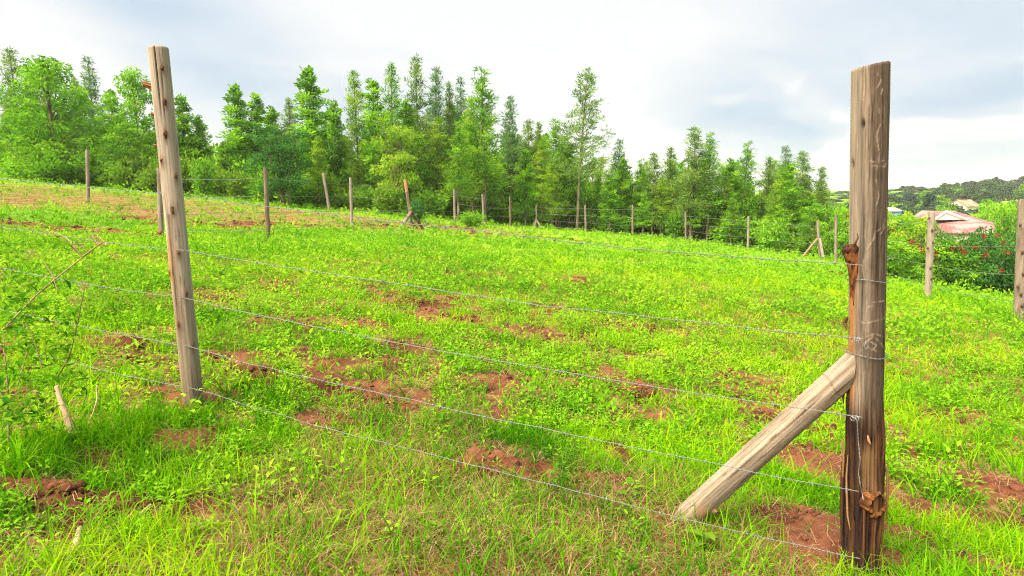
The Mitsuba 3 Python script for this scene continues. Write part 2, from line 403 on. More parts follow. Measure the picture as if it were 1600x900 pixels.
def broadleaf(seed, pal, H=8.0, R=2.6, bare=0.12, lobes=34, dens=1.0, leafL=0.26, leafW=0.12, stems=1):
    """A leafy tree: forking limbs carry clumps of broad leaves, each clump domed and drooping at its rim."""
    rng = np.random.default_rng(seed)
    wood, P, A, Cc = [], [], [], []
    t = np.linspace(0, 1, 8)
    for sidx in range(stems):
        off = rng.normal(0, 0.25, 2) if stems > 1 else np.zeros(2)
        fan = rng.normal(0, 0.5, 2) if stems > 1 else rng.normal(0, 0.15, 2)
        bole = np.stack([off[0] + fan[0] * t * 2 + 0.1 * np.sin(4 * t), off[1] + fan[1] * t * 2, 0.92 * H * t], 1)
        wood.append((*tube(bole, (0.13 if stems == 1 else 0.07) * (1 - t) ** 0.7 + 0.012, 6, False), (1, 1, 1)))
        for k in range(lobes // stems):
            h = bare + (1 - bare) * ((k + rng.uniform(0, 1)) / (lobes // stems))
            rel = (h - bare) / (1 - bare)
            prof = (math.sin(math.pi * min(1, 0.18 + 0.80 * rel)) ** 0.75)
            az = k * 2.4 + rng.uniform(-0.6, 0.6)
            rad = R * prof * rng.uniform(0.35, 1.0) * (0.7 if stems > 1 else 1)
            o = np.array([np.interp(max(0.05, h - 0.18), t, bole[:, i]) for i in range(3)])
            c = np.array([np.interp(h, t, bole[:, 0]) + rad * math.cos(az), np.interp(h, t, bole[:, 1]) + rad * math.sin(az), H * h * 0.93 + 0.15])
            s = np.linspace(0, 1, 5)
            br = o + (c - o) * s[:, None] + np.array([0, 0, 0.15]) * np.sin(np.pi * s)[:, None]
            wood.append((*tube(br, 0.035 * (1 - 0.8 * s), 4, False), (1, 1, 1)))
            r = R * 0.30 * rng.uniform(0.75, 1.3) * (1.0 - 0.35 * rel)
            cnt = int(dens * 270 * (r / 0.8) ** 1.6)
            u = unit(rng.normal(size=(cnt, 3)))
            rr = r * rng.uniform(0.25, 1.08, cnt) ** 0.55
            q = u * rr[:, None] * np.array([1.1, 1.1, 0.72])
            P.append(c + q)
            A.append(u * np.array([1, 1, 0.3]) + rng.normal(0, 0.45, (cnt, 3)) + [0, 0, -0.45])
            tone = rng.uniform(0.1, 0.75)
            Cc.append(ramp(tone + rng.normal(0, 0.15, cnt) + 0.12 * u[:, 2], PAL[pal]))
    P, A, Cc = np.vstack(P), np.vstack(A), np.vstack(Cc)
    k = len(P)
    v, f, c = leaves(P, A, leafL * rng.uniform(0.6, 1.25, k), leafW * rng.uniform(0.7, 1.3, k), Cc, rng, 0.06)
    wv, wf, _ = cat_mesh(wood)
    return wv, wf, v, f, c


PROTO = {}


def proto(name, H, R, parts):
    wv, wf, v, f, c = parts
    top = np.percentile(v[:, 2], 99.7)
    wide = np.percentile(np.hypot(v[:, 0], v[:, 1]), 97)
    PROTO[name] = (mikit.ply((wv, wf), 'bark_mat', smooth=True), mikit.ply((v, f), 'leaf_mat', color=c), top, wide)


for i, pal in enumerate(('grey', 'grey', 'green', 'green', 'yellow', 'blue', 'blue')):
    proto(f'F{i}', 10, 1.6, feathery(100 + i, pal, spread=(1.7, 1.45, 1.9, 1.5, 1.9, 1.35, 1.5)[i], bare=(0.22, 0.28, 0.18, 0.24, 0.16, 0.3, 0.26)[i], dens=(1, .9, 1.1, 1.0, 1.15, .95, .9)[i]))
proto('tall', 12, 1.8, feathery(140, 'grey', H=12, spread=2.2, bare=0.30, nb=52, dens=1.05, lean=-0.9))
for i, pal in enumerate(('bright', 'green', 'bright', 'green')):
    proto(f'E{i}', 9, 1.3, feathery(200 + i, pal, H=9, spread=1.5, bare=0.22, nb=52, dens=1.15, leafL=0.27, leafW=0.085))
for i, (pal, st) in enumerate((('bright', 1), ('bright', 1), ('green', 1), ('dark', 4), ('yellow', 5))):
    proto(f'B{i}', 8, 2.6, broadleaf(300 + i, pal, stems=st, bare=0.10 if st == 1 else 0.22, lobes=46 if st == 1 else 40, dens=1.0 if i != 4 else 0.7, leafL=0.24 if i != 3 else 0.22, leafW=0.11))


def tree(px, py, D, kind, wpx, label, group=None, name=None, cat='tree', rot=None):
    """A tree whose top stands at the pixel, at that depth; wpx = how wide its crown shows."""
    top = at(px, py, D)
    z0 = float(ground([top[0]], [top[1]])[0]) - 0.05
    wood, crown, ph, pw = PROTO[kind]
    h = max(0.8, top[2] - z0)
    sxy = wpx / FOC * D / 2 / pw
    if kind[0] in 'FE': sxy = min(sxy, 1.5 * h / ph)           # low trees stay slender
    rz = RNG.uniform(0, 360) if rot is None else rot
    m = T().translate([float(top[0]), float(top[1]), z0]).rotate([0, 0, 1], float(rz)).scale([float(sxy), float(sxy), float(h / ph)])
    k = thing(name or {'F': 'slender_tree', 'E': 'slender_tree', 'B': 'leafy_tree', 't': 'slender_tree'}[kind[0]], label, cat, group)
    scene[k + '__trunk'] = {**wood, 'to_world': m}
    scene[k + '__crown'] = {**crown, 'to_world': m}
    return k


TREES = [
    (18, 78, 44, 'F0', 46, 'thin grey-green tree at the left edge, its crown rising above the broad leafy tree'),
    (45, 104, 47, 'F5', 36, 'pale grey-green tree showing behind the left shoulder of the large bright broadleaf tree'),
    (76, 92, 37, 'B0', 138, 'large bright green broadleaf tree with a domed crown, leftmost big one of the belt'),
    (137, 90, 47, 'F6', 40, 'blue-green conical tree rising alone between the two large broadleaf trees on the left'),
    (112, 120, 48, 'F1', 34, 'faint grey tree peeping over the right side of the large domed broadleaf tree'),
    (176, 142, 42, 'E2', 56, 'small bright green tree between the blue-green conical tree and the second broadleaf tree'),
    (208, 110, 39, 'B1', 96, 'second bright broadleaf tree, directly left of the leaning knotty post top'),
    (283, 150, 40, 'E0', 62, 'sparse green tree just right of the knotty leaning post'),
    (312, 182, 41, 'E1', 50, 'low open-crowned green tree, second to the right of the knotty leaning post'),
    (366, 134, 41, 'E0', 54, 'slim tuft-topped tree over the post left of the dark bushy tree'),
    (397, 147, 42, 'E3', 50, 'slim grey-green tree beside the tufted-top tree, left of the dark bushy tree'),
    (421, 168, 44, 'E1', 44, 'short slim green tree directly above the dark bushy tree'),
    (448, 154, 45, 'F1', 38, 'grey slender tree just left of the tall pointed eucalyptus over the dark bushy tree'),
    (480, 107, 40, 'E0', 62, 'tall pointed green tree rising above the dark bushy tree, well over its neighbours'),
    (522, 160, 43, 'E1', 40, 'low green tree in the dip right of the tall pointed tree'),
    (555, 113, 42, 'F4', 52, 'yellowish feathery tree at the left end of the tall central clump'),
    (586, 127, 41, 'E2', 54, 'bright green tree, second from the left in the tall central clump'),
    (612, 101, 40, 'F2', 48, 'narrow green spire in the middle of the central clump, left of the tallest one'),
    (652, 90, 43, 'F0', 42, 'tallest thin spire of the central clump above the braced corner post'),
    (680, 106, 45, 'F5', 36, 'thin see-through grey spire right of the tallest one in the central clump'),
    (699, 130, 46, 'F1', 34, 'short grey spire between two taller ones over the right side of the central clump'),
    (720, 122, 46, 'F6', 34, 'narrow bluish spire directly left of the broad conical tree ending the central clump'),
    (738, 158, 40, 'F4', 54, 'yellow-tinged feathery tree low in front of the broad conical tree'),
    (756, 109, 39, 'F3', 82, 'broad conical green tree ending the tall central clump on its right'),
    (797, 151, 47, 'F5', 32, 'lone blue-grey spire in the gap right of the tall central clump'),
    (828, 189, 45, 'F0', 40, 'left twin of two slender trees between the blue-grey spire and the tall lone tree'),
    (843, 192, 46, 'F1', 34, 'right twin of two slender trees between the blue-grey spire and the tall lone tree'),
    (871, 188, 44, 'F3', 46, 'thin dark tree immediately left of the tall leaning lone tree'),
    (905, 106, 41, 'tall', 96, 'tall lone tree with a bare leaning trunk, highest right of the centre'),
    (969, 219, 46, 'F6', 36, 'narrow bluish spire right of the tall lone tree'),
    (1000, 250, 45, 'F3', 42, 'low green tree in the dip right of the narrow bluish spire'),
    (1022, 240, 44, 'F0', 40, 'grey-green tree above the post in the middle of the right back fence'),
    (1046, 231, 45, 'F1', 38, 'slim grey tree left of the pair of taller trees in the right half'),
    (1085, 200, 42, 'F0', 58, 'left and taller of the pair of trees over the right half'),
    (1111, 209, 42, 'F3', 52, 'right one of the pair of trees rising over the right half of the belt'),
    (1140, 250, 43, 'E1', 40, 'short green tree right beside the pair of taller trees'),
    (1166, 224, 42, 'F3', 46, 'pointed tree halfway between the pair and the right end of the belt'),
    (1200, 246, 43, 'F1', 40, 'grey tree standing back behind the yellowish tree near the right end of the belt'),
    (1226, 230, 44, 'F6', 40, 'bluish rounded top directly behind the yellowish tree near the right end'),
    (1223, 262, 39, 'F4', 66, 'yellowish bushy tree near the right end of the belt'),
    (1256, 238, 40, 'F0', 68, 'open feathery tree, last but one at the right end of the belt'),
    (1284, 262, 40, 'F1', 46, 'sparse feathery tree that ends the belt on the right'),
    (442, 200, 34, 'B3', 92, 'dark glossy bushy tree with low crooked stems at the edge of the field'),
    (495, 214, 36, 'F4', 36, 'small brownish-yellow feathery tree beside the dark bushy tree'),
    (622, 186, 37, 'B4', 104, 'many-stemmed yellow-green wattle in front of the central clump, behind the braced corner post'),
    (200, 192, 37, 'B2', 92, 'dark green rounded tree low behind the knotty leaning post'),
    (20, 180, 38, 'B2', 70, 'green leafy tree at the left edge of the picture, lower than its neighbours'),
    (715, 190, 37, 'F3', 76, 'dense dark feathery tree behind the first plain post right of the braced corner post'),
    (1275, 318, 36, 'B2', 50, 'low green leafy tree right at the foot of the last feathery tree'),
]
for px, py, D, kd, w, lab in TREES:
    tree(px, py, D, kd, w * (1.25 if kd[0] in 'FE' else 1.0), lab)

TONE = {'F0': 'grey-green feathery', 'F1': 'grey feathery', 'F2': 'green feathery', 'F3': 'mid green feathery', 'F4': 'yellowish feathery', 'E0': 'bright leafy', 'E1': 'green leafy', 'E2': 'light green leafy', 'E3': 'dull green leafy',
        'B2': 'rounded green', 'S0': 'bright green', 'S1': 'lime green', 'S2': 'mid green', 'S4': 'light green', 'R0': 'dark green', 'R1': 'grey-green', 'R2': 'bright green', 'C0': 'dark', 'C1': 'bluish', 'C2': 'deep green'}
ZONES = [(60, 'at the far left edge'), (150, 'behind the far-left grey post'), (240, 'left of the leaning knotty post'), (330, 'right of the leaning knotty post'), (410, 'behind the nearest left-row post'), (490, 'around the dark bushy tree'), (570, 'behind the tilted thin post'),
         (670, 'behind the braced corner post'), (740, 'behind the first two plain posts'), (820, 'behind the third plain post'), (880, 'behind the short braced post'), (960, 'around the tall lone tree'), (1040, 'right of the tall lone tree'), (1120, 'under the pair of tall trees'), (1200, 'behind the last dark back post'), (9999, 'by the right corner post')]


def where(px, kd, what):
    return f'{TONE[kd]} {what}, {next(z for x, z in ZONES if px < x)}'


# the trees that fill the belt behind and between them
prof_x = [0, 60, 120, 180, 240, 300, 360, 420, 480, 540, 600, 660, 720, 780, 830, 880, 940, 1000, 1060, 1100, 1150, 1200, 1250, 1292]
prof_y = [150, 130, 165, 165, 160, 200, 185, 195, 180, 180, 150, 150, 155, 195, 205, 210, 225, 245, 240, 228, 246, 248, 250, 285]
for k in range(140):
    px = (k + 0.5) / 104 * 1292 + RNG.uniform(-8, 8) if k < 104 else RNG.uniform(760, 1285)
    py = np.interp(px, prof_x, prof_y) + RNG.uniform(2, 60)
    D = RNG.uniform(40, 56) if px < 1230 else RNG.uniform(38, 44)
    if px < 330:
        kd = ['E0', 'E1', 'B2', 'E2', 'F2'][RNG.integers(5)]
    elif px < 520:
        kd = ['E0', 'E1', 'E3', 'E2', 'F2'][RNG.integers(5)]
    else:
        kd = ['F2', 'F3', 'F2', 'F4', 'F3', 'E0', 'E2', 'F4'][RNG.integers(8)]
    tree(px, py, D, kd, RNG.uniform(62, 105), where(px, kd, 'tree deep in the belt'), 'trees filling the belt behind the field')

# ------------------------------------------------------------------ bushes at the edge of the belt
def bush(seed, pal, n=9, R=0.55, H=1.1, dens=1.0, leafL=0.13, leafW=0.06):
    rng = np.random.default_rng(seed)
    wood, P, A, Cc = [], [], [], []
    for k in range(n):
        az = k * 2.4 + rng.uniform(-.5, .5)
        r = R * math.sqrt((k + .5) / n)
        tip = np.array([r * math.cos(az), r * math.sin(az), H * rng.uniform(0.55, 1.0)])
        s = np.linspace(0, 1, 5)
        br = tip * s[:, None] * np.array([1, 1, 1]) + np.array([0, 0, 0.1]) * np.sin(np.pi * s)[:, None]
        wood.append((*tube(br, 0.018 * (1 - 0.7 * s), 4, False), (1, 1, 1)))
        for u in (0.35, 0.6, 0.8, 1.0):
            c = tip * u
            cnt = int(dens * rng.uniform(28, 48))
            off = rng.normal(0, 1, (cnt, 3)) * R * 0.27 * np.array([1, 1, 0.8])
            P.append(c + off)
            A.append(unit(off) + rng.normal(0, .5, (cnt, 3)) + [0, 0, .35])
            Cc.append(ramp(rng.uniform(0.1, 0.75) + rng.normal(0, .15, cnt), PAL[pal]))
    P, A, Cc = np.vstack(P), np.vstack(A), np.vstack(Cc)
    P[:, 2] = np.maximum(P[:, 2], 0.03)
    v, f, c = leaves(P, A, leafL * rng.uniform(.6, 1.2, len(P)), leafW * rng.uniform(.7, 1.3, len(P)), Cc, rng, 0.05)
    wv, wf, _ = cat_mesh(wood)
    return wv, wf, v, f, c


for i, pal in enumerate(('bright', 'lime', 'green', 'dark', 'bright')):
    wv, wf, v, f, c = bush(400 + i, pal, dens=1.1, leafL=0.16, leafW=0.07)
    PROTO[f'S{i}'] = (mikit.ply((wv, wf), 'bark_mat', smooth=True), mikit.ply((v, f), 'leaf_mat', color=c), np.percentile(v[:, 2], 99.5), np.percentile(np.hypot(v[:, 0], v[:, 1]), 97))


def shrub(px, py, D, kind, wpx, label, group=None, name='shrub', cat='shrub'):
    return tree(px, py, D, kind, wpx, label, group, name, cat)


shrub(651, 311, 31, 'S3', 26, 'small dark green rounded bush left of the braced corner post')
shrub(1205, 340, 35, 'S4', 56, 'pale yellowish twiggy shrub growing behind the back fence near its right corner')
shrub(737, 338, 32.5, 'S0', 44, 'bright low leaf clump between the first two plain posts by the braced corner post')
for k in range(64):
    px = (k + 0.5) / 64 * 1300 + RNG.uniform(-12, 12)
    base = np.interp(px, [0, 200, 400, 560, 700, 840, 1000, 1150, 1300], [268, 272, 290, 318, 335, 344, 358, 372, 388])
    D = np.interp(px, [0, 400, 600, 760, 1000, 1120, 1300], [37, 36, 38, 43.5, 43.5, 42, 36.5]) + RNG.uniform(-1.5, 4)
    kd = ['S0', 'S1', 'S2', 'S4', 'S1'][RNG.integers(5)]
    shrub(px, base - RNG.uniform(8, 42), D, kd, RNG.uniform(38, 80), where(px, kd, 'low shrub fronting the belt'), 'undergrowth shrubs along the tree belt')

for k in range(46):
    px = (k + 0.5) / 46 * 1290 + RNG.uniform(-12, 12)
    base = np.interp(px, [0, 200, 400, 560, 700, 840, 1000, 1150, 1300], [268, 272, 290, 318, 335, 344, 358, 372, 388])
    D = RNG.uniform(46, 54)
    kd = ['S0', 'S1', 'S2', 'S4'][RNG.integers(4)]
    shrub(px, base - RNG.uniform(42, 78), D, kd, RNG.uniform(70, 110), where(px, kd, 'tall shrub deep in the belt'), 'tall shrubs inside the tree belt')

# ------------------------------------------------------------------ the flowering hedge and the bushes round the houses
FLOWER = [(0.28, 0.018, 0.022), (0.36, 0.04, 0.035), (0.34, 0.09, 0.06)]


def flower_bush(px, py, D, wpx, label, kind, nfl, group=None):
    k = tree(px, py, D, kind, wpx, label, group, 'flowering_bush', 'bush')
    rng = np.random.default_rng(int(px * 7 + py))
    top = at(px, py, D)
    z0 = float(ground([top[0]], [top[1]])[0])
    r, h = wpx / FOC * D / 2, top[2] - z0
    for q in range(nfl):
        az = rng.uniform(-2.7, -0.4); el = rng.uniform(0.25, 1.2)
        c = np.array([top[0] + r * 0.95 * math.cos(az) * math.cos(el), top[1] + r * 0.95 * math.sin(az) * math.cos(el), z0 + 0.3 * h + h * 0.68 * math.sin(el)])
        cnt = 18
        u = unit(rng.normal(size=(cnt, 3)))
        v, f, c2 = leaves(c + u * 0.045 * rng.uniform(.4, 1, (cnt, 1)), u + rng.normal(0, .3, (cnt, 3)), 0.075, 0.06, np.array(FLOWER)[rng.integers(0, 3, cnt)], rng, .1)
        part(k, 'flower_head', (v, f), 'leaf_mat', color=c2)
    return k


proto('H0', 3, 2, broadleaf(501, 'green', H=3, R=1.9, bare=0.05, lobes=44, dens=1.1, leafL=0.20, leafW=0.09, stems=4))
proto('H1', 3, 2, broadleaf(502, 'dark', H=3, R=1.9, bare=0.05, lobes=44, dens=1.1, leafL=0.20, leafW=0.09, stems=4))
proto('H2', 3, 2, broadleaf(503, 'bright', H=3, R=1.9, bare=0.05, lobes=44, dens=1.1, leafL=0.20, leafW=0.09, stems=4))
proto('H3', 3, 2, broadleaf(504, 'yellow', H=3, R=1.9, bare=0.05, lobes=44, dens=1.1, leafL=0.20, leafW=0.09, stems=4))
for args in ((1400, 372, 24, 110, 'green bush with few red flowers beside the split post, left end of the hedge', 'H0', 4),
             (1470, 374, 23, 100, 'hedge bush with few red flowers just right of the rough brown leaning post', 'H0', 4),
             (1530, 358, 23, 130, 'tallest dark hedge bush with many red flower heads, right below the maroon roof', 'H1', 8),
             (1596, 368, 22.5, 110, 'dark bush with bright red flowers at the right edge of the picture', 'H1', 6),
             (1405, 342, 33, 90, 'yellow-green bush rising behind the left end of the flowering hedge', 'H3', 2),
             (1500, 372, 24, 90, 'dense dark middle bush of the hedge, directly below the white gable', 'H1', 3),
             (1566, 362, 24, 90, 'dark bush of the hedge below the right end of the maroon roof', 'H1', 4),
             (1352, 335, 34, 110, 'bright green bush hidden in part behind the big split post', 'H2', 2),
             (1318, 322, 35, 80, 'bright green bush with orange flowers between the two right corner posts', 'H2', 4)):
    flower_bush(*args)
for px, py, D, w, kd, lab in ((1402, 330, 44, 60, 'H3', 'pale green bush in front of the small blue-walled building'),
                              (1436, 335, 40, 50, 'H3', 'yellowish bush immediately left of the maroon roofed house'),
                              (1535, 314, 66, 90, 'H2', 'bright rounded tree behind the right slope of the maroon roof'),
                              (1585, 318, 44, 70, 'H2', 'tall bright green tree at the right edge, above the maroon roof'),
                              (1558, 328, 60, 60, 'H0', 'small green tree low between the two bright trees behind the maroon roof'),
                              (1480, 322, 78, 44, 'H0', 'green bush in the gap right behind the gable of the maroon roofed house')):
    tree(px, py, D, kd, w, lab, None, 'leafy_bush', 'bush')

# ------------------------------------------------------------------ houses in the valley
def roof_fn(p, n, uv):
    a = mikit.fbm(p.x * 1.2, p.y * 1.2, p.z * 1.2, 3)
    return mikit.mix((0.20, 0.085, 0.085), (0.34, 0.205, 0.20), mikit.smoothstep(0.3, 0.7, a))


def rust_fn(p, n, uv):
    a = mikit.fbm(p.x * 0.8, p.y * 0.8, p.z * 0.8, 3)
    return mikit.mix((0.32, 0.13, 0.07), (0.48, 0.28, 0.19), mikit.smoothstep(0.3, 0.7, a))


def rgb(r, g, b):
    return {'type': 'rgb', 'value': [r, g, b]}


scene['maroon_roof_mat'] = dict(type='twosided', bsdf=dict(type='principled', base_color=mikit.proc(roof_fn), roughness=0.5))
scene['rust_roof_mat'] = dict(type='twosided', bsdf=dict(type='principled', base_color=mikit.proc(rust_fn), roughness=0.6))
for nm, c in (('white_paint_mat', (0.78, 0.78, 0.76)), ('cream_wall_mat', (0.62, 0.55, 0.45)), ('blue_wall_mat', (0.12, 0.30, 0.42)), ('grey_roof_mat', (0.50, 0.50, 0.50)), ('dark_mat', (0.04, 0.045, 0.055)), ('louvre_mat', (0.66, 0.67, 0.68))):
    scene[nm] = dict(type='twosided', bsdf=dict(type='principled', base_color=rgb(*c), roughness=0.6))


def quad_slab(pts, thick=0.06, up=None):
    """A polygon (convex, 3 or 4 points) made a slab, thickened downwards."""
    p = np.array(pts, float); n = len(p)
    nrm = unit(np.cross(p[1] - p[0], p[2] - p[0]))
    if up is None and nrm[2] < 0: nrm = -nrm
    if up is not None and nrm @ np.array(up) < 0: nrm = -nrm
    return trimesh.Trimesh(np.vstack([p, p - nrm * thick])).convex_hull


def box(c, s, rz=0.0):
    m = trimesh.creation.box(s)
    m.apply_transform(trimesh.transformations.rotation_matrix(rz, [0, 0, 1]))
    m.apply_translation(c)
    return m


def ribs(a, b, c, d, n, h=0.035):
    """Raised seams of a sheet roof from edge a-b to edge d-c."""
    a, b, c, d = map(np.array, (a, b, c, d))
    nrm = unit(np.cross(b - a, d - a)); nrm = nrm if nrm[2] > 0 else -nrm
    out = []
    for k in range(1, n):
        u = k / n
        p, q = a + (b - a) * u, d + (c - d) * u
        v, f = tube(np.array([p, (p + q) / 2, q]) + nrm * h * .5, h, 4)
        out.append(trimesh.Trimesh(v, f, process=False))
    return trimesh.util.concatenate(out)


house = thing('house', 'maroon hip-roofed house with a white gable, half hidden behind the flowering hedge', 'house')
A_, B_, C_, D_ = at(1442, 363, 50), at(1592, 370, 47), at(1576, 358, 58), at(1456, 356, 60)
ez = A_[2]
for q in (B_, C_, D_): q[2] = ez
P_, Q_ = at(1474, 330, 54), at(1490, 330.5, 54)
Q_[2] = P_[2]
part(house, 'roof', trimesh.util.concatenate([quad_slab([A_, B_, Q_, P_]), quad_slab([B_, C_, Q_]), quad_slab([C_, D_, P_, Q_]), quad_slab([D_, A_, P_])]), 'maroon_roof_mat')
part(house, 'roof_seams', trimesh.util.concatenate([ribs(A_, B_, Q_, P_, 16), ribs(B_, C_, Q_, Q_ + [0.02, 0, 0], 10)]), 'maroon_roof_mat')
labels[house + '__roof_seams'] = {'kind': 'stuff'}
G0, G1, G2 = at(1459, 344, 51.2), at(1508, 343.5, 51.2), at(1477, 331.2, 51.2)
Gb = [g + [0, 0.12, 0.0] for g in (G0, G1, G2)]
part(house, 'gable_roof', trimesh.Trimesh(np.vstack([g + [0, dy, .06] for g in (G0, G1, G2) for dy in (.02, 3.0)])).convex_hull, 'maroon_roof_mat')
gab = trimesh.Trimesh(np.vstack([G0, G1, G2, *Gb])).convex_hull
part(house, 'gable', gab, 'white_paint_mat')
part(house, 'gable_louvre', trimesh.Trimesh(np.vstack([[G0 * .62 + G1 * .19 + G2 * .19 + [0, dy, 0.0], G0 * .19 + G1 * .62 + G2 * .19 + [0, dy, 0], G0 * .19 + G1 * .19 + G2 * .62 + [0, dy, 0]] for dy in (-0.05, 0.02)])).convex_hull, 'louvre_mat')
for a, b in ((G0, G2), (G1, G2)):
    e = (b - a)
    v, f = tube(np.array([a - e * .04 + [0, -.08, .05], (a + b) / 2 + [0, -.08, .05], b + [0, -.08, .05]]), 0.09, 6)
    part(house, 'barge_board', (v, f), 'white_paint_mat')
gz = ez - 3.0
for nm, a, b in (('wall', A_, B_), ('wall', B_, C_), ('wall', C_, D_), ('wall', D_, A_)):
    ctr = (A_ + B_ + C_ + D_) / 4
    a2, b2 = a + (ctr - a) * .06, b + (ctr - b) * .06
    mid, ln = (a2 + b2) / 2, np.linalg.norm((b2 - a2)[:2])
    part(house, nm, box([mid[0], mid[1], ez - 1.75], [ln, 0.2, 3.4], math.atan2(b2[1] - a2[1], b2[0] - a2[0])), 'cream_wall_mat')


def small_house(px, py, D, w, h, depth, roof, wall, label, rz=0.0, rise=0.9):
    k = thing('house', label, 'house')
    c = at(px, py, D)
    zr = c[2]
    cs, sn = math.cos(rz), math.sin(rz)

    def W(x, y, z): return np.array([c[0] + cs * x - sn * y, c[1] + sn * x + cs * y, z])
    e = zr - rise
    a, b, c2, d = W(-w / 2, -depth / 2, e), W(w / 2, -depth / 2, e), W(w / 2, depth / 2, e), W(-w / 2, depth / 2, e)
    r0, r1 = W(-w / 2, 0, zr), W(w / 2, 0, zr)
    part(k, 'roof', trimesh.util.concatenate([quad_slab([a, b, r1, r0]), quad_slab([d, c2, r1, r0])]), roof)
    m = box([0, 0, -h / 2], [w * .93, depth * .88, h])
    m.apply_transform(trimesh.transformations.rotation_matrix(rz, [0, 0, 1])); m.apply_translation([c[0], c[1], e])
    gb = trimesh.Trimesh(np.vstack([W(sx * w * .46, sy * depth * .43, e - .02) for sx in (-1, 1) for sy in (-1, 1)] + [W(sx * w * .46, 0, zr - .1) for sx in (-1, 1)])).convex_hull
    part(k, 'wall', trimesh.util.concatenate([m, gb]), wall)
    for s in (-0.25, 0.22):
        q = W(s * w, -depth * .44 - .02, e - 1.1)
        part(k, 'window', box(q, [1.1, 0.08, 0.9], rz), 'dark_mat')
    return k


small_house(1506, 312, 150, 6.2, 2.6, 5, 'rust_roof_mat', 'cream_wall_mat', 'rust orange roofed house up on the far slope, above the maroon roof', rz=0.5, rise=1.5)
small_house(1392, 324.5, 120, 6, 2.4, 4, 'grey_roof_mat', 'blue_wall_mat', 'small blue-walled building with a pale grey roof next to the big split post', rz=0.05, rise=.6)

# ------------------------------------------------------------------ the far hill: its trees
def conifer(seed, pal, H=10):
    return feathery(seed, pal, H=H, spread=2.6, bare=0.08, nb=34, dens=1.1, leafL=0.55, leafW=0.30)


for i, pal in enumerate(('pine', 'pine', 'dark')):
    proto(f'C{i}', 10, 2.5, conifer(600 + i, pal))
for i, pal in enumerate(('pine', 'slope', 'green')):
    proto(f'R{i}', 8, 4, broadleaf(610 + i, pal, H=8, R=3.6, bare=0.1, lobes=30, dens=0.25, leafL=0.6, leafW=0.36))
sky_x, sky_y = [1280, 1330, 1395, 1408, 1424, 1440, 1460, 1480, 1500, 1520, 1540, 1560, 1580, 1600, 1640], [310, 304, 297, 292, 291, 293, 290, 287, 287, 284, 281, 277, 282, 274, 268]
hr = np.random.default_rng(91)
for k in range(58):
    px = 1284 + (k + hr.uniform(0, 1)) / 58 * 340
    py = np.interp(px, sky_x, sky_y) + hr.uniform(-2, 5)
    D = hr.uniform(255, 300)
    if k % 5 == 3 or px > 1520 and k % 2:
        tree(px, py, D, ['R0', 'R1'][k % 2], hr.uniform(20, 30), 'rounded dark tree on the skyline of the far hill', 'trees on the skyline of the far hill', 'hill_tree')
    else:
        tree(px, py, D, f'C{k % 3}', hr.uniform(13, 19), 'dark conifer on the skyline of the far hill', 'conifers on the skyline of the far hill', 'hill_conifer')
HZ = [(1345, 'left of the split post'), (1400, 'beside the split post'), (1450, 'above the thin brown post'), (1520, 'around the rust orange roof'), (9999, 'towards the right edge')]
for k in range(118):
    px = 1284 + ((k + hr.uniform(0, 1)) / 80 * 345 if k < 80 else hr.uniform(0, 200))
    D = hr.uniform(110, 240) if k < 80 else hr.uniform(170, 262)
    lo = np.interp(px, sky_x, sky_y)
    g = on_ground(px, 300 + 0.0, 60, 600)
    x = rayp(px, 300)[0] * D
    z = float(ground([x], [D])[0])
    gy = 310 - (z - 1.55) / D * 1000
    h = hr.uniform(3.5, 7)
    top = gy - h / D * 1000
    if top < lo + 6: top = lo + 6 + hr.uniform(0, 6)
    if 1480 < px < 1540 and 130 < D < 170 or 1550 < px < 1600 and 140 < D < 200: continue
    tree(px, top, D, ['R0', 'R1', 'R2', 'R1'][k % 4], hr.uniform(4, 8) / D * 1000, f'{TONE[["R0", "R1", "R2", "R1"][k % 4]]} rounded tree on the far slope, {next(z for x, z in HZ if px < x)}', 'trees on the slope of the far hill', 'slope_tree')

# ------------------------------------------------------------------ fence posts
def frame(P, a):
    """The sideways and the away direction of a timber along a, as one stands before it."""
    e = np.array([P[0] - EYE[0], P[1] - EYE[1], 0.0])
    ey = unit(e - a * (a @ e))
    return np.cross(ey, a), ey


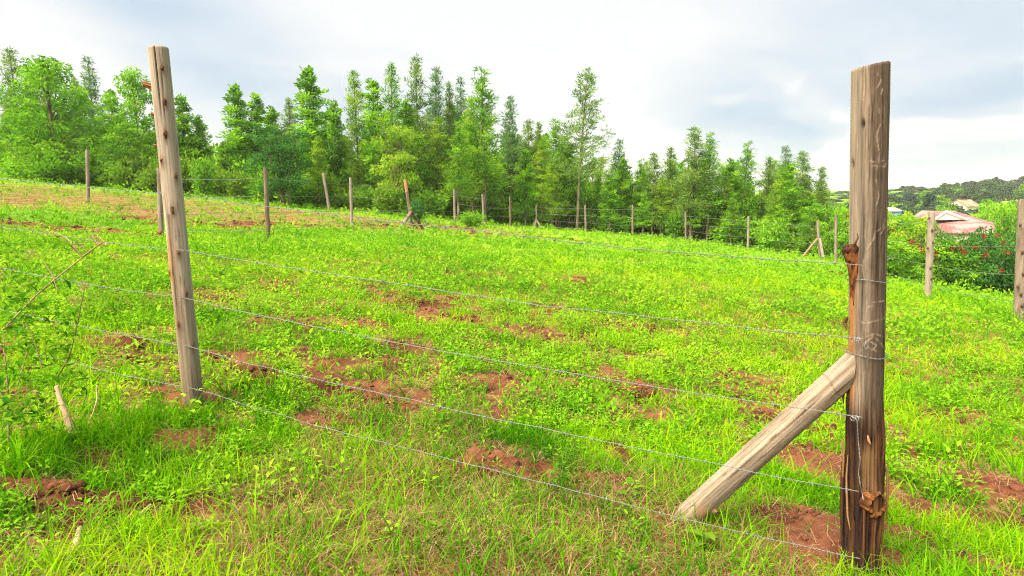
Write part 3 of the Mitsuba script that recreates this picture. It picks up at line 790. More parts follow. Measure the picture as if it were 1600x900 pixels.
def pole(P0, P1, r0, r1, nt=48, nz=200, fn=None, colf=None, bow=0.0):
    """A round timber from P0 to P1. Angle 0 faces the camera, +90 degrees is to the right.
    fn(th, s) adds to the radius in metres, colf(th, s) gives the base colour; s runs from 0 at the foot to 1 at the top."""
    P0, P1 = np.array(P0, float), np.array(P1, float)
    a = unit(P1 - P0)
    ex, ey = frame(P1, a)
    th = np.arange(nt) / nt * 2 * np.pi - np.pi
    s = np.linspace(0, 1, nz)
    TH, S = np.meshgrid(th, s, indexing='xy')
    r = r0 + (r1 - r0) * S
    if fn is not None: r = r + fn(TH, S)
    edge = np.clip((1 - S) * np.linalg.norm(P1 - P0) / 0.006, 0, 1)            # worn rim of the sawn top
    r = r - 0.005 * (1 - np.sqrt(1 - (1 - edge) ** 2 + 1e-9) * 0 - edge) 
    ctr = P0 + (P1 - P0) * S[..., None] + ex * (bow * np.sin(np.pi * S))[..., None]
    v = (ctr + (np.sin(TH) * r)[..., None] * ex - (np.cos(TH) * r)[..., None] * ey).reshape(-1, 3)
    i, j = np.meshgrid(np.arange(nz - 1), np.arange(nt), indexing='ij')
    k = (j + 1) % nt
    f = np.concatenate([np.stack([i * nt + j, i * nt + k, (i + 1) * nt + k], -1).reshape(-1, 3), np.stack([i * nt + j, (i + 1) * nt + k, (i + 1) * nt + j], -1).reshape(-1, 3)])
    c = np.full((len(v), 3), 0.3) if colf is None else colf(TH, S).reshape(-1, 3)
    tops = v[-nt:]
    v = np.vstack([v, tops, tops.mean(0, keepdims=True)])
    q = np.arange(nt)
    f = np.vstack([f, np.stack([np.full(nt, len(v) - 1), nz * nt + q, nz * nt + (q + 1) % nt], 1)])
    capc = np.vstack([np.tile(c[-nt:] * 1.15, (1, 1)), c[-nt:].mean(0, keepdims=True) * 0.8])
    return v, f, np.vstack([c, capc])


def lump(c, size, seed=0, sub=3, rough=0.35, axis=None):
    """A rough knob, stretched by size along x, y, z."""
    m = trimesh.creation.icosphere(subdivisions=sub)
    v = np.array(m.vertices)
    n = meshkit.fbm(v * 1.7 + seed * 3.1 + 10, 4, seed) - 0.5
    v = v * (1 + rough * 1.6 * n)[:, None]
    v = v * np.array(size)
    if axis is not None:
        R = trimesh.geometry.align_vectors([0, 0, 1], axis)[:3, :3]
        v = v @ R.T
    return v + np.array(c), np.array(m.faces), n


def wood_noise(th, s, k, L, fr, fz, seed, octaves=4):
    """Grain stretched along the timber."""
    p = np.stack([np.sin(th) * fr, np.cos(th) * fr, s * L * fz], -1)
    return meshkit.fbm(p + k, octaves, seed)


def wg(th, u):  # angle difference
    return np.angle(np.exp(1j * (th - u)))


# --- the knotty leaning post on the left
lp = POSTS['left']; DL = post_depth(*lp)
L0, L1 = at(lp[0], lp[1], DL), at(lp[2], lp[3], DL)
dirL = unit(L1 - L0); L0g = L0 - dirL * 0.35
lenL = np.linalg.norm(L1 - L0g)
rL0, rL1 = 15.5 / FOC * DL, 14.3 / FOC * DL
sL = lambda py: 0.35 / lenL + (lp[1] - py) / (lp[1] - lp[3]) * (1 - 0.35 / lenL)
# knots: pixel, and how far round from the middle of the face (-1 .. 1)
KN = [(252.7, 106.7), (257, 156), (258, 203), (253.7, 243), (272.7, 266), (268.5, 317), (277.6, 384.5), (289, 447.5), (279.7, 496.6), (299.7, 533), (266, 414)]


def left_u(px, py):
    cx = lp[0] + (lp[2] - lp[0]) * (lp[1] - py) / (lp[1] - lp[3])
    return np.clip((px - cx) / 15.0, -0.97, 0.97)


KNT = [(math.asin(left_u(a, b)), sL(b)) for a, b in KN]


def left_rad(th, s):
    g = 0.003 * (wood_noise(th, s, 1.0, lenL, 5, 2.5, 3) - 0.5) + 0.004 * (wood_noise(th, s, 3.0, lenL, 1.5, 1.2, 5) - 0.5)
    d = np.exp(-(wg(th, -0.42 + 0.10 * np.sin(9 * s)) / 0.045) ** 2) * sstep(0.80, 0.9, s)                                             # drying split at the top
    d2 = np.exp(-(wg(th, 0.05 + 0.12 * np.sin(14 * s)) / 0.04) ** 2) * sstep(0.76, 0.80, s) * sstep(0.97, 0.93, s)
    d3 = np.exp(-(wg(th, -0.85 + 0.25 * s) / 0.06) ** 2) * sstep(0.30, 0.40, s) * sstep(0.66, 0.60, s)
    r = g - 0.014 * d - 0.005 * d2 - 0.008 * d3
    for t0, s0 in KNT:
        q = (wg(th, t0) / 0.35) ** 2 + ((s - s0) * lenL / 0.035) ** 2
        r = r + 0.005 * np.exp(-q)
    return r


def left_col(th, s):
    n = wood_noise(th, s, 0, lenL, 9, 2.2, 21)
    m = wood_noise(th, s, 7, lenL, 2, 1.5, 22)
    c = np.array([0.300, 0.258, 0.205]) + (n - 0.5)[..., None] * np.array([0.36, 0.32, 0.26]) + (m - 0.5)[..., None] * np.array([0.22, 0.17, 0.12])
    ck = np.abs(wood_noise(th, s, 31, lenL, 7, 0.8, 25, 4) - .5)
    c = c * (1 - .55 * sstep(.022, .006, ck) * sstep(.42, .6, m))[..., None]
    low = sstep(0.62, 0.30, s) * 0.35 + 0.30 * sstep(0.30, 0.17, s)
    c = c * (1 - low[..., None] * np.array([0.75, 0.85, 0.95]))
    # a long strip where bark has gone and the wood has weathered brown, on the left below the middle
    st = np.exp(-(wg(th, -0.62 + 0.5 * (s - 0.5)) / 0.33) ** 2) * sstep(0.622, 0.616, s) * sstep(0.22, 0.42, s)
    c = c * (1 - 0.55 * (st * (0.6 + 0.8 * n))[..., None] * np.array([0.8, 0.95, 1.05]))
    rust = np.exp(-(wg(th, -1.15) / 0.22) ** 2) * sstep(0.43, 0.47, s) * sstep(0.585, 0.55, s)
    c = c * (1 - rust[..., None]) + rust[..., None] * np.array([0.33, 0.15, 0.05]) * (0.5 + n)[..., None]
    spl = np.exp(-(wg(th, -0.42 + 0.10 * np.sin(9 * s)) / 0.06) ** 2) * sstep(0.80, 0.9, s) + .7 * np.exp(-(wg(th, 0.05 + 0.12 * np.sin(14 * s)) / 0.05) ** 2) * sstep(0.76, 0.80, s) * sstep(0.97, 0.93, s)
    c = c * (1 - 0.75 * np.clip(spl, 0, 1))[..., None]
    for t0, s0 in KNT:
        q = (wg(th, t0) / 0.30) ** 2 + ((s - s0) * lenL / 0.045) ** 2
        e = np.exp(-q * 1.3)[..., None] * (0.5 + n)[..., None]
        c = c * (1 - 0.75 * np.clip(e, 0, 1)) + 0.7 * np.clip(e, 0, 1) * np.array([0.14, 0.065, 0.03])
    return np.clip(c, 0.012, 0.7)


left_post = thing('fence_post', 'tall pale knotty fence post leaning to the left, nearest post on the left', 'fence post')
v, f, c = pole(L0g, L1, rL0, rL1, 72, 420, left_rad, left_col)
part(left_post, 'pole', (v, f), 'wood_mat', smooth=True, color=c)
exL, eyL = frame(L1, dirL)
for i, (t0, s0) in enumerate(KNT):
    ctr = L0g + (L1 - L0g) * s0
    out = math.sin(t0) * exL - math.cos(t0) * eyL
    v, f, n = lump(ctr + out * (rL0 - 0.005), (0.010, 0.010, 0.016 + 0.004 * (i % 3)), 40 + i, 3, 0.8, dirL)
    part(left_post, 'knot', (v, f), 'wood_mat', smooth=True, color=np.clip(np.array([0.060, 0.030, 0.015]) + n[:, None] * np.array([0.30, 0.17, 0.09]), 0.006, 1))


def stub(post, P, d, L, r0, r1, seed, cols, name='branch_stub'):
    """The broken stub of a branch."""
    d = unit(np.array(d, float)); P = np.array(P, float)
    m = trimesh.creation.cylinder(1.0, 1.0, sections=20)
    m = m.subdivide().subdivide()
    v = np.array(m.vertices); t = v[:, 2] + 0.5
    n = meshkit.fbm(v * 2.2 + seed, 4, seed) - .5
    rr = (r0 + (r1 - r0) * t) * (1 + 0.7 * n)
    R = trimesh.geometry.align_vectors([0, 0, 1], d)[:3, :3]
    w = np.stack([v[:, 0] * rr, v[:, 1] * rr, (t + 0.5 * n * (t > .9)) * L], 1) @ R.T + P
    part(post, name, (w, np.array(m.faces)), 'wood_mat', smooth=True, color=np.clip(np.array(cols) * (1 + 2.4 * n)[:, None], 0.01, 1))


for (px, py, L, r0, r1, dx, dz) in ((243, 138, 0.062, 0.020, 0.013, -1, 0.42), (245, 180, 0.028, 0.012, 0.008, -1, 0.3), (247, 228, 0.02, 0.009, 0.006, -1, 0.2), (252, 364, 0.02, 0.014, 0.01, -1, .5)):
    stub(left_post, at(px, py, DL - 0.01), (dx, -0.25, dz), L, r0, r1, int(px + py), (0.20, 0.085, 0.035))

# --- the thick split post on the right
rp = POSTS['right']; DR = post_depth(*rp)
R0, R1 = at(rp[0], rp[1], DR), at(rp[2], rp[3], DR)
dirR = unit(R1 - R0); R0g = R0 - dirR * 0.35
lenR = np.linalg.norm(R1 - R0g)
rR0, rR1 = 26.0 / FOC * DR, 25.6 / FOC * DR
sR = lambda py: 0.35 / lenR + (rp[1] - py) / (rp[1] - rp[3]) * (1 - 0.35 / lenR)


def right_thu(px, py):
    cx = rp[0] + (rp[2] - rp[0]) * (rp[1] - py) / (rp[1] - rp[3])
    return math.asin(float(np.clip((px - cx) / 26.0, -0.97, 0.97)))


# pale winding mud galleries of termites, as polylines of pixels on the post
_mr = np.random.default_rng(5)
TRAILS = [[(1379, 240), (1366, 241), (1358, 239)], [(1380, 243), (1379, 249), (1364, 246)], [(1376, 140), (1370, 160), (1374, 185), (1368, 205), (1372, 230), (1367, 262), (1371, 290), (1366, 310)],
          [(1379, 325), (1377, 335), (1366, 342), (1364, 352), (1352, 372), (1349, 395), (1351, 412)], [(1379, 335), (1374, 345)], [(1360, 440), (1361, 446), (1378, 446)], [(1355, 455), (1362, 452)],
          [(1379, 472), (1368, 474), (1358, 477), (1350, 478), (1343, 474)], [(1349, 487), (1360, 493), (1362, 500), (1350, 509), (1346, 520)], [(1362, 497), (1374, 510), (1378, 520)],
          [(1350, 500), (1366, 494), (1376, 500)], [(1347, 522), (1356, 515), (1370, 522)], [(1358, 505), (1368, 512), (1362, 520)], [(1370, 118), (1374, 128), (1369, 137)], [(1352, 130), (1350, 150)]]


def trail_mask(th, s):
    out = np.zeros_like(th)
    wob = 0.06 * (wood_noise(th, s, 2, lenR, 6, 30, 61) - 0.5)
    for tr in TRAILS:
        q = [(right_thu(*p), sR(p[1]) * lenR) for p in tr]
        for (t0, z0), (t1, z1) in zip(q[:-1], q[1:]):
            ax, az = (th - t0 + wob) * rR0, s * lenR - z0 + wob * 0.06
            bx, bz = (t1 - t0) * rR0, z1 - z0
            h = np.clip((ax * bx + az * bz) / (bx * bx + bz * bz + 1e-12), 0, 1)
            d = np.hypot(ax - h * bx, az - h * bz)
            out = np.maximum(out, sstep(0.0042, 0.0014, d))
    return out * (0.15 + 0.85 * sstep(.40, .60, wood_noise(th, s, 4, lenR, 10, 40, 62)))


S640, S760, S870 = sR(645), sR(762), sR(870)


def right_rot(th, s):
    """How far the outer wood has rotted away: all of the foot, and higher up on the left."""
    e = s + 0.06 * (wood_noise(th, s, 6, lenR, 3, 3, 71) - 0.5) - 0.05 * np.exp(-(wg(th, -1.2) / 0.5) ** 2)
    return sstep(sR(585), sR(668), e)


def right_rad(th, s):
    g = 0.003 * (wood_noise(th, s, 0, lenR, 5, 2, 73) - 0.5) + 0.008 * (wood_noise(th, s, 3, lenR, 1.2, .9, 74) - 0.5)
    rot = right_rot(th, s)
    grain = wood_noise(th, s, 9, lenR, 6, 3.0, 75, 5) - 0.5
    ridge = np.abs(wood_noise(th, s, 12, lenR, 4.5, 1.3, 76, 4) - 0.5)
    r = g + rot * (0.006 + 0.020 * grain - 0.055 * np.clip(0.10 - ridge, 0, 1) / 0.10 * 0.25)
    for t0, w, dp, a, b in ((-0.75, 0.10, 0.022, sR(905), sR(640)), (-0.20, 0.05, 0.014, sR(860), sR(690)), (0.35, 0.06, 0.016, sR(905), sR(795)), (-1.1, .09, .014, sR(880), sR(600))):
        wob = 0.16 * (wood_noise(th * 0, s, t0 * 10, lenR, 1, 7, 77) - 0.5)
        r = r - dp * np.exp(-(wg(th, t0 + wob) / w) ** 2) * sstep(a - .02, a + 0.02, s) * sstep(b + 0.02, b - 0.03, s)
    r = r + 0.012 * np.exp(-(wg(th, 0.75) / 0.6) ** 2 - ((s - sR(765)) * lenR / 0.10) ** 2)      # swelling round the big knot
    r = r + 0.006 * np.exp(-(wg(th, -1.3) / 0.4) ** 2) * sstep(sR(560), sR(640), s) + 0.004 * sstep(sR(800), sR(900), s)
    r = r + 0.0016 * trail_mask(th, s)
    for px, py, ww in ((1350, 186, .10), (1335, 243, .12)):
        r = r - 0.012 * np.exp(-(wg(th, right_thu(px, py)) / ww) ** 2 - ((s - sR(py)) * lenR / 0.016) ** 2)
    return r


def right_col(th, s):
    n = wood_noise(th, s, 0, lenR, 8, 1.8, 81, 5)
    m = wood_noise(th, s, 5, lenR, 2.2, 2.2, 82)
    fine = wood_noise(th, s, 8, lenR, 18, 9, 83)
    c = np.array([0.150, 0.127, 0.100]) + (m - 0.5)[..., None] * np.array([0.13, 0.105, 0.08]) + (n - 0.5)[..., None] * np.array([0.30, 0.25, 0.19]) + (fine - 0.5)[..., None] * np.array([0.20, 0.17, 0.14])
    ck = np.abs(wood_noise(th, s, 33, lenR, 7, 0.7, 85, 4) - .5)
    c = c * (1 - .6 * sstep(.022, .005, ck) * sstep(.40, .58, m))[..., None]
    grain = wood_noise(th, s, 37, lenR, 26, 26, 86, 3)
    c = c * (1 + 1.1 * (grain - .5) * sstep(-.5, .2, th))[..., None]
    grey = 1.25 * sstep(-0.3, 0.35, th + 0.9 * (m - .5)) * sstep(0.02, 0.4, s)                           # darker weathered right half
    c = c * (1 - 0.42 * grey[..., None] * np.array([0.9, 1.0, 1.08]))
    pale = sstep(-0.25, -0.7, th) * sstep(sR(420), sR(370), s)
    c = c + pale[..., None] * np.array([0.075, 0.065, 0.05])
    orange = np.exp(-(wg(th, -0.98) / 0.30) ** 2) * sstep(sR(370), sR(395), s) * sstep(sR(660), sR(600), s)
    orange = orange * (0.5 + 0.9 * n)
    c = c * (1 - orange[..., None]) + orange[..., None] * np.array([0.30, 0.14, 0.035])
    dk = sstep(sR(470), sR(520), s) * sstep(sR(640), sR(600), s) * sstep(-.4, 0, th)
    c = c * (1 - 0.30 * dk[..., None])
    rot = right_rot(th, s)
    k = wood_noise(th, s, 2, lenR, 6, 1.6, 84, 5)
    rc = np.array([0.030, 0.013, 0.006]) + np.clip(k - 0.50, 0, 1)[..., None] * np.array([0.70, 0.32, 0.09])
    tan = sstep(sR(740), sR(690), s) * 0 + np.exp(-(wg(th, 0.15) / 0.45) ** 2) * sstep(sR(770), sR(730), s) * sstep(sR(650), sR(690), s)
    rc = rc * (1 - .8 * tan[..., None]) + .8 * tan[..., None] * np.array([0.17, 0.105, 0.05]) * (0.5 + n)[..., None]
    dark = sstep(-0.15, -0.5, th) * 0.55
    rc = rc * (1 - dark[..., None])
    c = c * (1 - rot[..., None]) + rc * rot[..., None]
    tm = np.clip(trail_mask(th, s), 0, 1)[..., None] * 0.42
    c = c * (1 - tm) + tm * np.array([0.36, 0.30, 0.23])
    for px, py, ww in ((1350, 186, .10), (1335, 243, .12)):
        e = np.exp(-(wg(th, right_thu(px, py)) / ww) ** 2 - ((s - sR(py)) * lenR / 0.02) ** 2)[..., None]
        c = c * (1 - .85 * e)
    soilfoot = sstep(sR(868), sR(900), s)[..., None] * .5
    c = c * (1 - soilfoot) + soilfoot * np.array([0.13, 0.055, 0.03])
    return np.clip(c, 0.01, 0.7)


right_post = thing('fence_post', 'thick split corner post with a rotten dark brown foot, nearest post on the right', 'fence post')
v, f, c = pole(R0g, R1, rR0, rR1, 128, 620, right_rad, right_col)
topm = sstep(-0.30, 0.0, (v - R1) @ dirR)                          # the saw cut falls to the left
v += dirR * (((v - R1) @ np.array([1.0, 0.2, 0])) * 0.14 * topm)[:, None]
part(right_post, 'pole', (v, f), 'wood_mat', smooth=True, color=c)


def on_right(px, py, out=0.0):
    t0 = right_thu(px, py)
    exR, eyR = frame(R1, dirR)
    o = math.sin(t0) * exR - math.cos(t0) * eyR
    return R0g + (R1 - R0g) * sR(py) + o * (rR0 + out), o


# the big burst knot
P, o = on_right(1365, 764, -0.002)
nr, na = 40, 96
rr_, aa_ = np.meshgrid(np.linspace(0, 1, nr), np.arange(na) / na * 2 * np.pi, indexing='ij')
kx, ky = rr_ * np.cos(aa_), rr_ * np.sin(aa_)
kn = meshkit.fbm(np.stack([np.cos(aa_) * 2.5, np.sin(aa_) * 2.5, rr_ * 2.0], -1) + 4, 4, 91) - .5
fib = meshkit.fbm(np.stack([np.cos(aa_) * 9, np.sin(aa_) * 9, rr_ * 1.2], -1) + 9, 3, 92) - .5
off = np.hypot(kx - .12, ky - .15)
kh = .030 * np.exp(-((rr_ - .66) / .24) ** 2) * (1 + 1.5 * kn) - .030 * sstep(.62, .25, off) * (1 + kn) + .010 * fib - .022 * sstep(.85, 1.0, rr_)
rad_ = 1 + 1.1 * kn * rr_
up = dirR; si = np.cross(up, o)
kh = kh - (kx * rad_ * .050) ** 2 / (2 * .062) * (rr_ ** 2)
kh = .62 * kh + .012 * (meshkit.fbm(np.stack([kx * 5, ky * 5, 0 * kx], -1) + 3, 4, 93) - .5)
ww = (kx * rad_ * .050).reshape(-1, 1) * si + (ky * rad_ * .064).reshape(-1, 1) * up + (kh + .006).reshape(-1, 1) * o + P
i_, j_ = np.meshgrid(np.arange(nr - 1), np.arange(na), indexing='ij')
j2_ = (j_ + 1) % na
kf = np.concatenate([np.stack([i_ * na + j_, (i_ + 1) * na + j_, (i_ + 1) * na + j2_], -1).reshape(-1, 3), np.stack([i_ * na + j_, (i_ + 1) * na + j2_, i_ * na + j2_], -1).reshape(-1, 3)])
kc = (np.array([0.115, 0.045, 0.014]) * (1 + 2.6 * fib + 1.6 * kn)[..., None] * (1 - .9 * sstep(.66, .38, off))[..., None]).reshape(-1, 3)
part(right_post, 'knot', (ww, kf), 'wood_mat', smooth=True, color=np.clip(kc, 0.006, 1))
labels[right_post + '__knot'] = {'label': 'burst orange-brown knot with a dark hole'}
# the torn branch stub with its hanging strip of bark
cols = []
spine = np.array([at(1328, 382, DR - .02), at(1329, 396, DR - .022), at(1333, 415, DR - .022), at(1334, 445, DR - .014), at(1332, 490, DR - .004)])
sp = np.array([[np.interp(t, np.linspace(0, 1, 5), spine[:, i]) for i in range(3)] for t in np.linspace(0, 1, 40)])
tv, tf = tube(sp, np.interp(np.linspace(0, 1, 40), [0, .12, .3, .6, 1], [0.016, 0.029, 0.023, 0.017, 0.006]), 28)
nn = meshkit.fbm(tv * np.array([130, 130, 14]), 4, 15) - .5
tv = tv + nn[:, None] * np.array([0.022, 0.016, 0.03])
tt = np.clip((at(0, 380, DR)[2] - tv[:, 2]) / 0.25, 0, 1)
tc = np.array([0.15, 0.060, 0.018]) * (1 + 3.6 * nn)[:, None]
tc = np.where((tt < 0.14)[:, None], tc * 0.35, tc)
part(right_post, 'branch_stub', (tv, tf), 'wood_mat', smooth=True, color=np.clip(tc, 0.01, 1))
labels[right_post + '__branch_stub'] = {'label': 'torn orange-brown branch stub on the left side'}
tv, tf = tube(np.array([at(1334, 384, DR - .04), at(1337, 378, DR - .05), at(1341, 371, DR - .055), at(1339, 364, DR - .06)]), [0.006, 0.005, 0.003, 0.001], 6)
part(right_post, 'bark_strip', (tv, tf), 'wood_mat', smooth=True, color=np.tile([[0.10, 0.06, 0.035]], (len(tv), 1)))
for pts, r, col in (([(1326, 668), (1327, 700), (1325, 740), (1322, 775)], .0045, (.22, .12, .05)), ([(1332, 690), (1330, 730), (1331, 790), (1334, 812)], .004, (.25, .15, .07)),
                    ([(1324, 700), (1321, 740), (1320, 800), (1323, 850)], .008, (.05, .025, .012)), ([(1380, 700), (1384, 730), (1386, 770), (1380, 810)], .006, (.16, .085, .035)), ([(1333, 470), (1330, 480), (1332, 492)], .008, (.09, .045, .025)), ([(1329, 560), (1326, 590), (1327, 612)], .006, (.12, .05, .025))):
    q = np.array([on_right(a, b, 0.010)[0] + np.array([(a - 1349) / FOC * DR * 0.12, 0, 0]) for a, b in pts])
    tv, tf = tube(np.array([[np.interp(t, np.linspace(0, 1, len(q)), q[:, i]) for i in range(3)] for t in np.linspace(0, 1, 14)]), r * np.sin(np.linspace(.3, 2.9, 14)), 6)
    part(right_post, 'bark_strip', (tv, tf), 'wood_mat', smooth=True, color=np.tile([col], (len(tv), 1)))
P, o = on_right(1355, 652, 0.006)
tv, tf = tube(np.array([P, P + [.004, -.004, -.02], P + [.012, -.004, -.034]]), [.003, .005, .002], 6)
part(right_post, 'bark_strip', (tv, tf), 'wood_mat', smooth=True, color=np.tile([[.42, .22, .13]], (len(tv), 1)))

# --- the brace that props it
Dt, Db = DR + 0.02, DR + 0.30
Bt, Bb = at(1325, 580, Dt), at(1064, 816, Db)
bd = unit(Bt - Bb)


def brace_col(th, s):
    n = wood_noise(th, s, 3, 1.2, 8, 3, 301, 5)
    m = wood_noise(th, s, 5, 1.2, 2.5, 2.5, 302)
    c = np.array([0.225, 0.185, 0.142]) + (n - .5)[..., None] * np.array([.42, .36, .30]) + (m - .5)[..., None] * np.array([.22, .17, .12])
    ck = np.abs(wood_noise(th, s, 35, 1.2, 7, 0.9, 305, 4) - .5)
    c = c * (1 - .6 * sstep(.022, .005, ck) * sstep(.40, .58, m))[..., None]
    pink = np.exp(-(wg(th, -0.5) / .25) ** 2) * sstep(.42, .6, n)
    c = c + pink[..., None] * np.array([.16, .09, .07])
    ring = np.exp(-((s - .83 + .01 * np.sin(th * 2)) / .004) ** 2)
    foot = np.exp(-((s - .14) / .035) ** 2) * np.exp(-(wg(th, .5) / .6) ** 2)
    c = c * (1 - .35 * ring[..., None]) * (1 - foot[..., None]) + foot[..., None] * np.array([.20, .12, .06])
    st = sstep(.10, .0, s)
    c = c * (1 - .5 * st[..., None])
    return np.clip(c, .015, .75)


def brace_rad(th, s):
    r = 0.004 * (wood_noise(th, s, 1, 1.2, 1.5, 1.5, 303) - .5) + .002 * (wood_noise(th, s, 2, 1.2, 6, 3, 304) - .5)
    r = r + .006 * np.exp(-((s - .13) / .03) ** 2 - (wg(th, .6) / .5) ** 2) - .012 * sstep(.06, 0, s)
    r = r - .006 * np.exp(-(wg(th, -.15 + .2 * s) / .05) ** 2) * sstep(.25, .35, s) * sstep(.85, .7, s)
    return r


Bb2 = Bb - bd * 0.02
v, f, c = pole(Bb2, Bt + bd * .12, 0.056, 0.055, 72, 300, brace_rad, brace_col)
# the upper end is cut to lie flat against the post
lim = R0g + (R1 - R0g) * sR(575) + np.array([-rR0 - 0.002, 0, 0])
over = (v[:, 0] - lim[0])
v = np.where((over > 0)[:, None], v - bd * (over / bd[0])[:, None], v)
v[:72] = v[:72] * .9 + Bb2 * .1
v = np.vstack([v, Bb2 - bd * .005]); c = np.vstack([c, [[.06, .035, .02]]])
f = np.vstack([f, np.stack([np.full(72, len(v) - 1), (np.arange(72) + 1) % 72, np.arange(72)], 1)])
brace = thing('brace_pole', 'pale round brace pole slanting from the grass up to the thick split post', 'brace pole')
part(brace, 'pole', (v, f), 'wood_mat', smooth=True, color=c)
stub(brace, Bb + bd * .17 + np.array([.025, -.038, -.025]), (.3, -.7, -.5), .02, .016, .01, 8, (.16, .09, .045))

# --- the distant posts
def far_post(key, label, r, group=None, taper=.9, seed=0):
    bx, by, tx, ty, h = POSTS[key]
    D = post_depth(*POSTS[key])
    P0, P1 = at(bx, by, D), at(tx, ty, D)
    g = float(ground([P0[0]], [P0[1]])[0])
    d = unit(P1 - P0)
    P0 = P0 - d * max(0.3, (P0[2] - g) / d[2] + 0.3)
    k = thing('fence_post', label, 'fence post', group)
    sd = int(bx)
    v, f, c = pole(P0, P1, r, r * taper, 14, 30, lambda th, s: .10 * r * (meshkit.fbm(np.stack([np.sin(th), np.cos(th), s * 9], -1) * 1.5 + sd, 3, sd) - .5) * 2)
    part(k, 'pole', (v, f), 'far_wood_mat', smooth=40)
    return k, P0, P1, D


FAR = {}
for key, lab, r in (('p138', 'slim grey post standing alone at the far left of the field', .062), ('p184', 'distant thin post right against the trees at the far left', .07),
                    ('p250', 'post half hidden directly behind the leaning knotty post', .07), ('p418', 'straight post left of the dark bushy tree, nearest in the left row', .062),
                    ('p550', 'straight post in the left row, just right of the tilted thin one', .06), ('p514', 'thin post tilted to the left, right below the dark bushy tree', .075),
                    ('p643', 'leaning corner post propped by two braces, with a bare orange top', .065), ('p711', 'first plain post to the right of the braced corner post', .07),
                    ('p755', 'second plain post to the right of the braced corner post', .062), ('p797', 'third plain post to the right of the braced corner post', .055),
                    ('p838', 'short post with two pale braces in the middle of the back fence', .055), ('p914', 'post directly at the foot of the tall lone leaning tree', .065),
                    ('p988', 'post in the back fence two to the right of the short braced one', .06), ('p1071', 'post in the back fence below the pair of taller trees', .058),
                    ('p1168', 'dark post in the back fence, last before the right corner post', .06), ('p1282', 'right corner post with two braces near the end of the tree belt', .065),
                    ('p1306', 'straight pale post just right of the braced right corner post', .06), ('p1450', 'rough brown leaning post in front of the maroon roofed house', .078), ('p1590', 'knotty pale post cut off by the right edge of the picture', .085)):
    FAR[key] = far_post(key, lab, r)
# knots on the right-hand two, the orange top of the corner post
for key, ys in (('p1450', (341, 360, 379, 388, 419, 436)), ('p1590', (352, 394, 428, 448, 460, 478))):
    k, P0, P1, D = FAR[key]
    bx, by, tx, ty, _ = POSTS[key]
    for i, y in enumerate(ys):
        x = bx + (tx - bx) * (by - y) / (by - ty)
        v, f, n = lump(at(x + (-3.5, 2, 4.5)[i % 3], y, D - .085), (.022, .022, .032), i, 2)
        part(k, 'knot', (v, f), 'wood_mat', smooth=True, color=np.tile([[.09, .05, .03]], (len(v), 1)))
k, P0, P1, D = FAR['p643']
v, f, c = pole(P1 - unit(P1 - P0) * .48, P1 + unit(P1 - P0) * .006, .067, .061, 14, 12)
part(k, 'bare_top', (v, f), 'wood_mat', smooth=40, color=np.tile([[.42, .20, .10]], (len(v), 1)))
labels[k + '__bare_top'] = {'label': 'bare orange top of the leaning corner post'}
for key, px0, py0, px1, py1, dD, lab, r, col in (('p643', 642, 332, 623, 361, -1.2, 'pale brace slanting down to the left of the leaning corner post', .075, None), ('p643', 643, 329, 660, 357, .3, 'dark brown brace slanting down to the right of the leaning corner post', .06, (.12, .07, .045)),
                                            ('p838', 838, 344, 833, 359, -.6, 'pale left brace of the short post in the middle of the back fence', .07, None), ('p838', 839, 345, 847, 358, -.6, 'pale right brace of the short post in the middle of the back fence', .07, None),
                                            ('p1282', 1277, 373, 1254, 399, -.6, 'long thin brace slanting down to the left of the right corner post', .05, (.24, .17, .11)), ('p1282', 1281, 373, 1287, 404, -1.0, 'pale thick brace on the front of the right corner post', .07, None)):
    D = FAR[key][3]
    a, b = at(px0, py0, D - .06), at(px1, py1, D + dD)
    b[2] = min(b[2], float(ground([b[0]], [b[1]])[0]) + .02)
    k = thing('brace_pole', lab, 'brace pole')
    v, f, c = pole(b - unit(a - b) * .12, a, r, r * .9, 12, 16)
    part(k, 'pole', (v, f), 'far_wood_mat' if col is None else 'wood_mat', smooth=40, color=np.tile([col or (.5, .4, .3)], (len(v), 1)) if False else None) if col is None else part(k, 'pole', (v, f), 'wood_mat', smooth=True, color=np.tile([col], (len(v), 1)))

# ------------------------------------------------------------------ wire
def twist(pts, strand=0.0010, R=0.0013, pitch=0.035, sides=4):
    """Two wires twisted round each other along a polyline, with their barbs."""
    p = np.asarray(pts, float)
    seg = np.r_[0, np.cumsum(np.linalg.norm(np.diff(p, axis=0), axis=1))]
    n = int(seg[-1] / (pitch / 6)) + 2
    s = np.linspace(0, seg[-1], n)
    c = np.stack([np.interp(s, seg, p[:, i]) for i in range(3)], 1)
    t = unit(np.gradient(c, axis=0))
    a = unit(np.cross(t, [0, 0, 1.0])); b = np.cross(t, a)
    out = []
    for ph in (0, np.pi):
        w = s / pitch * 2 * np.pi + ph
        q = c + R * (np.cos(w)[:, None] * a + np.sin(w)[:, None] * b)
        v, f = tube(q, strand, sides)
        out.append((v, f, (1, 1, 1)))
    return cat_mesh(out)[:2], c, s


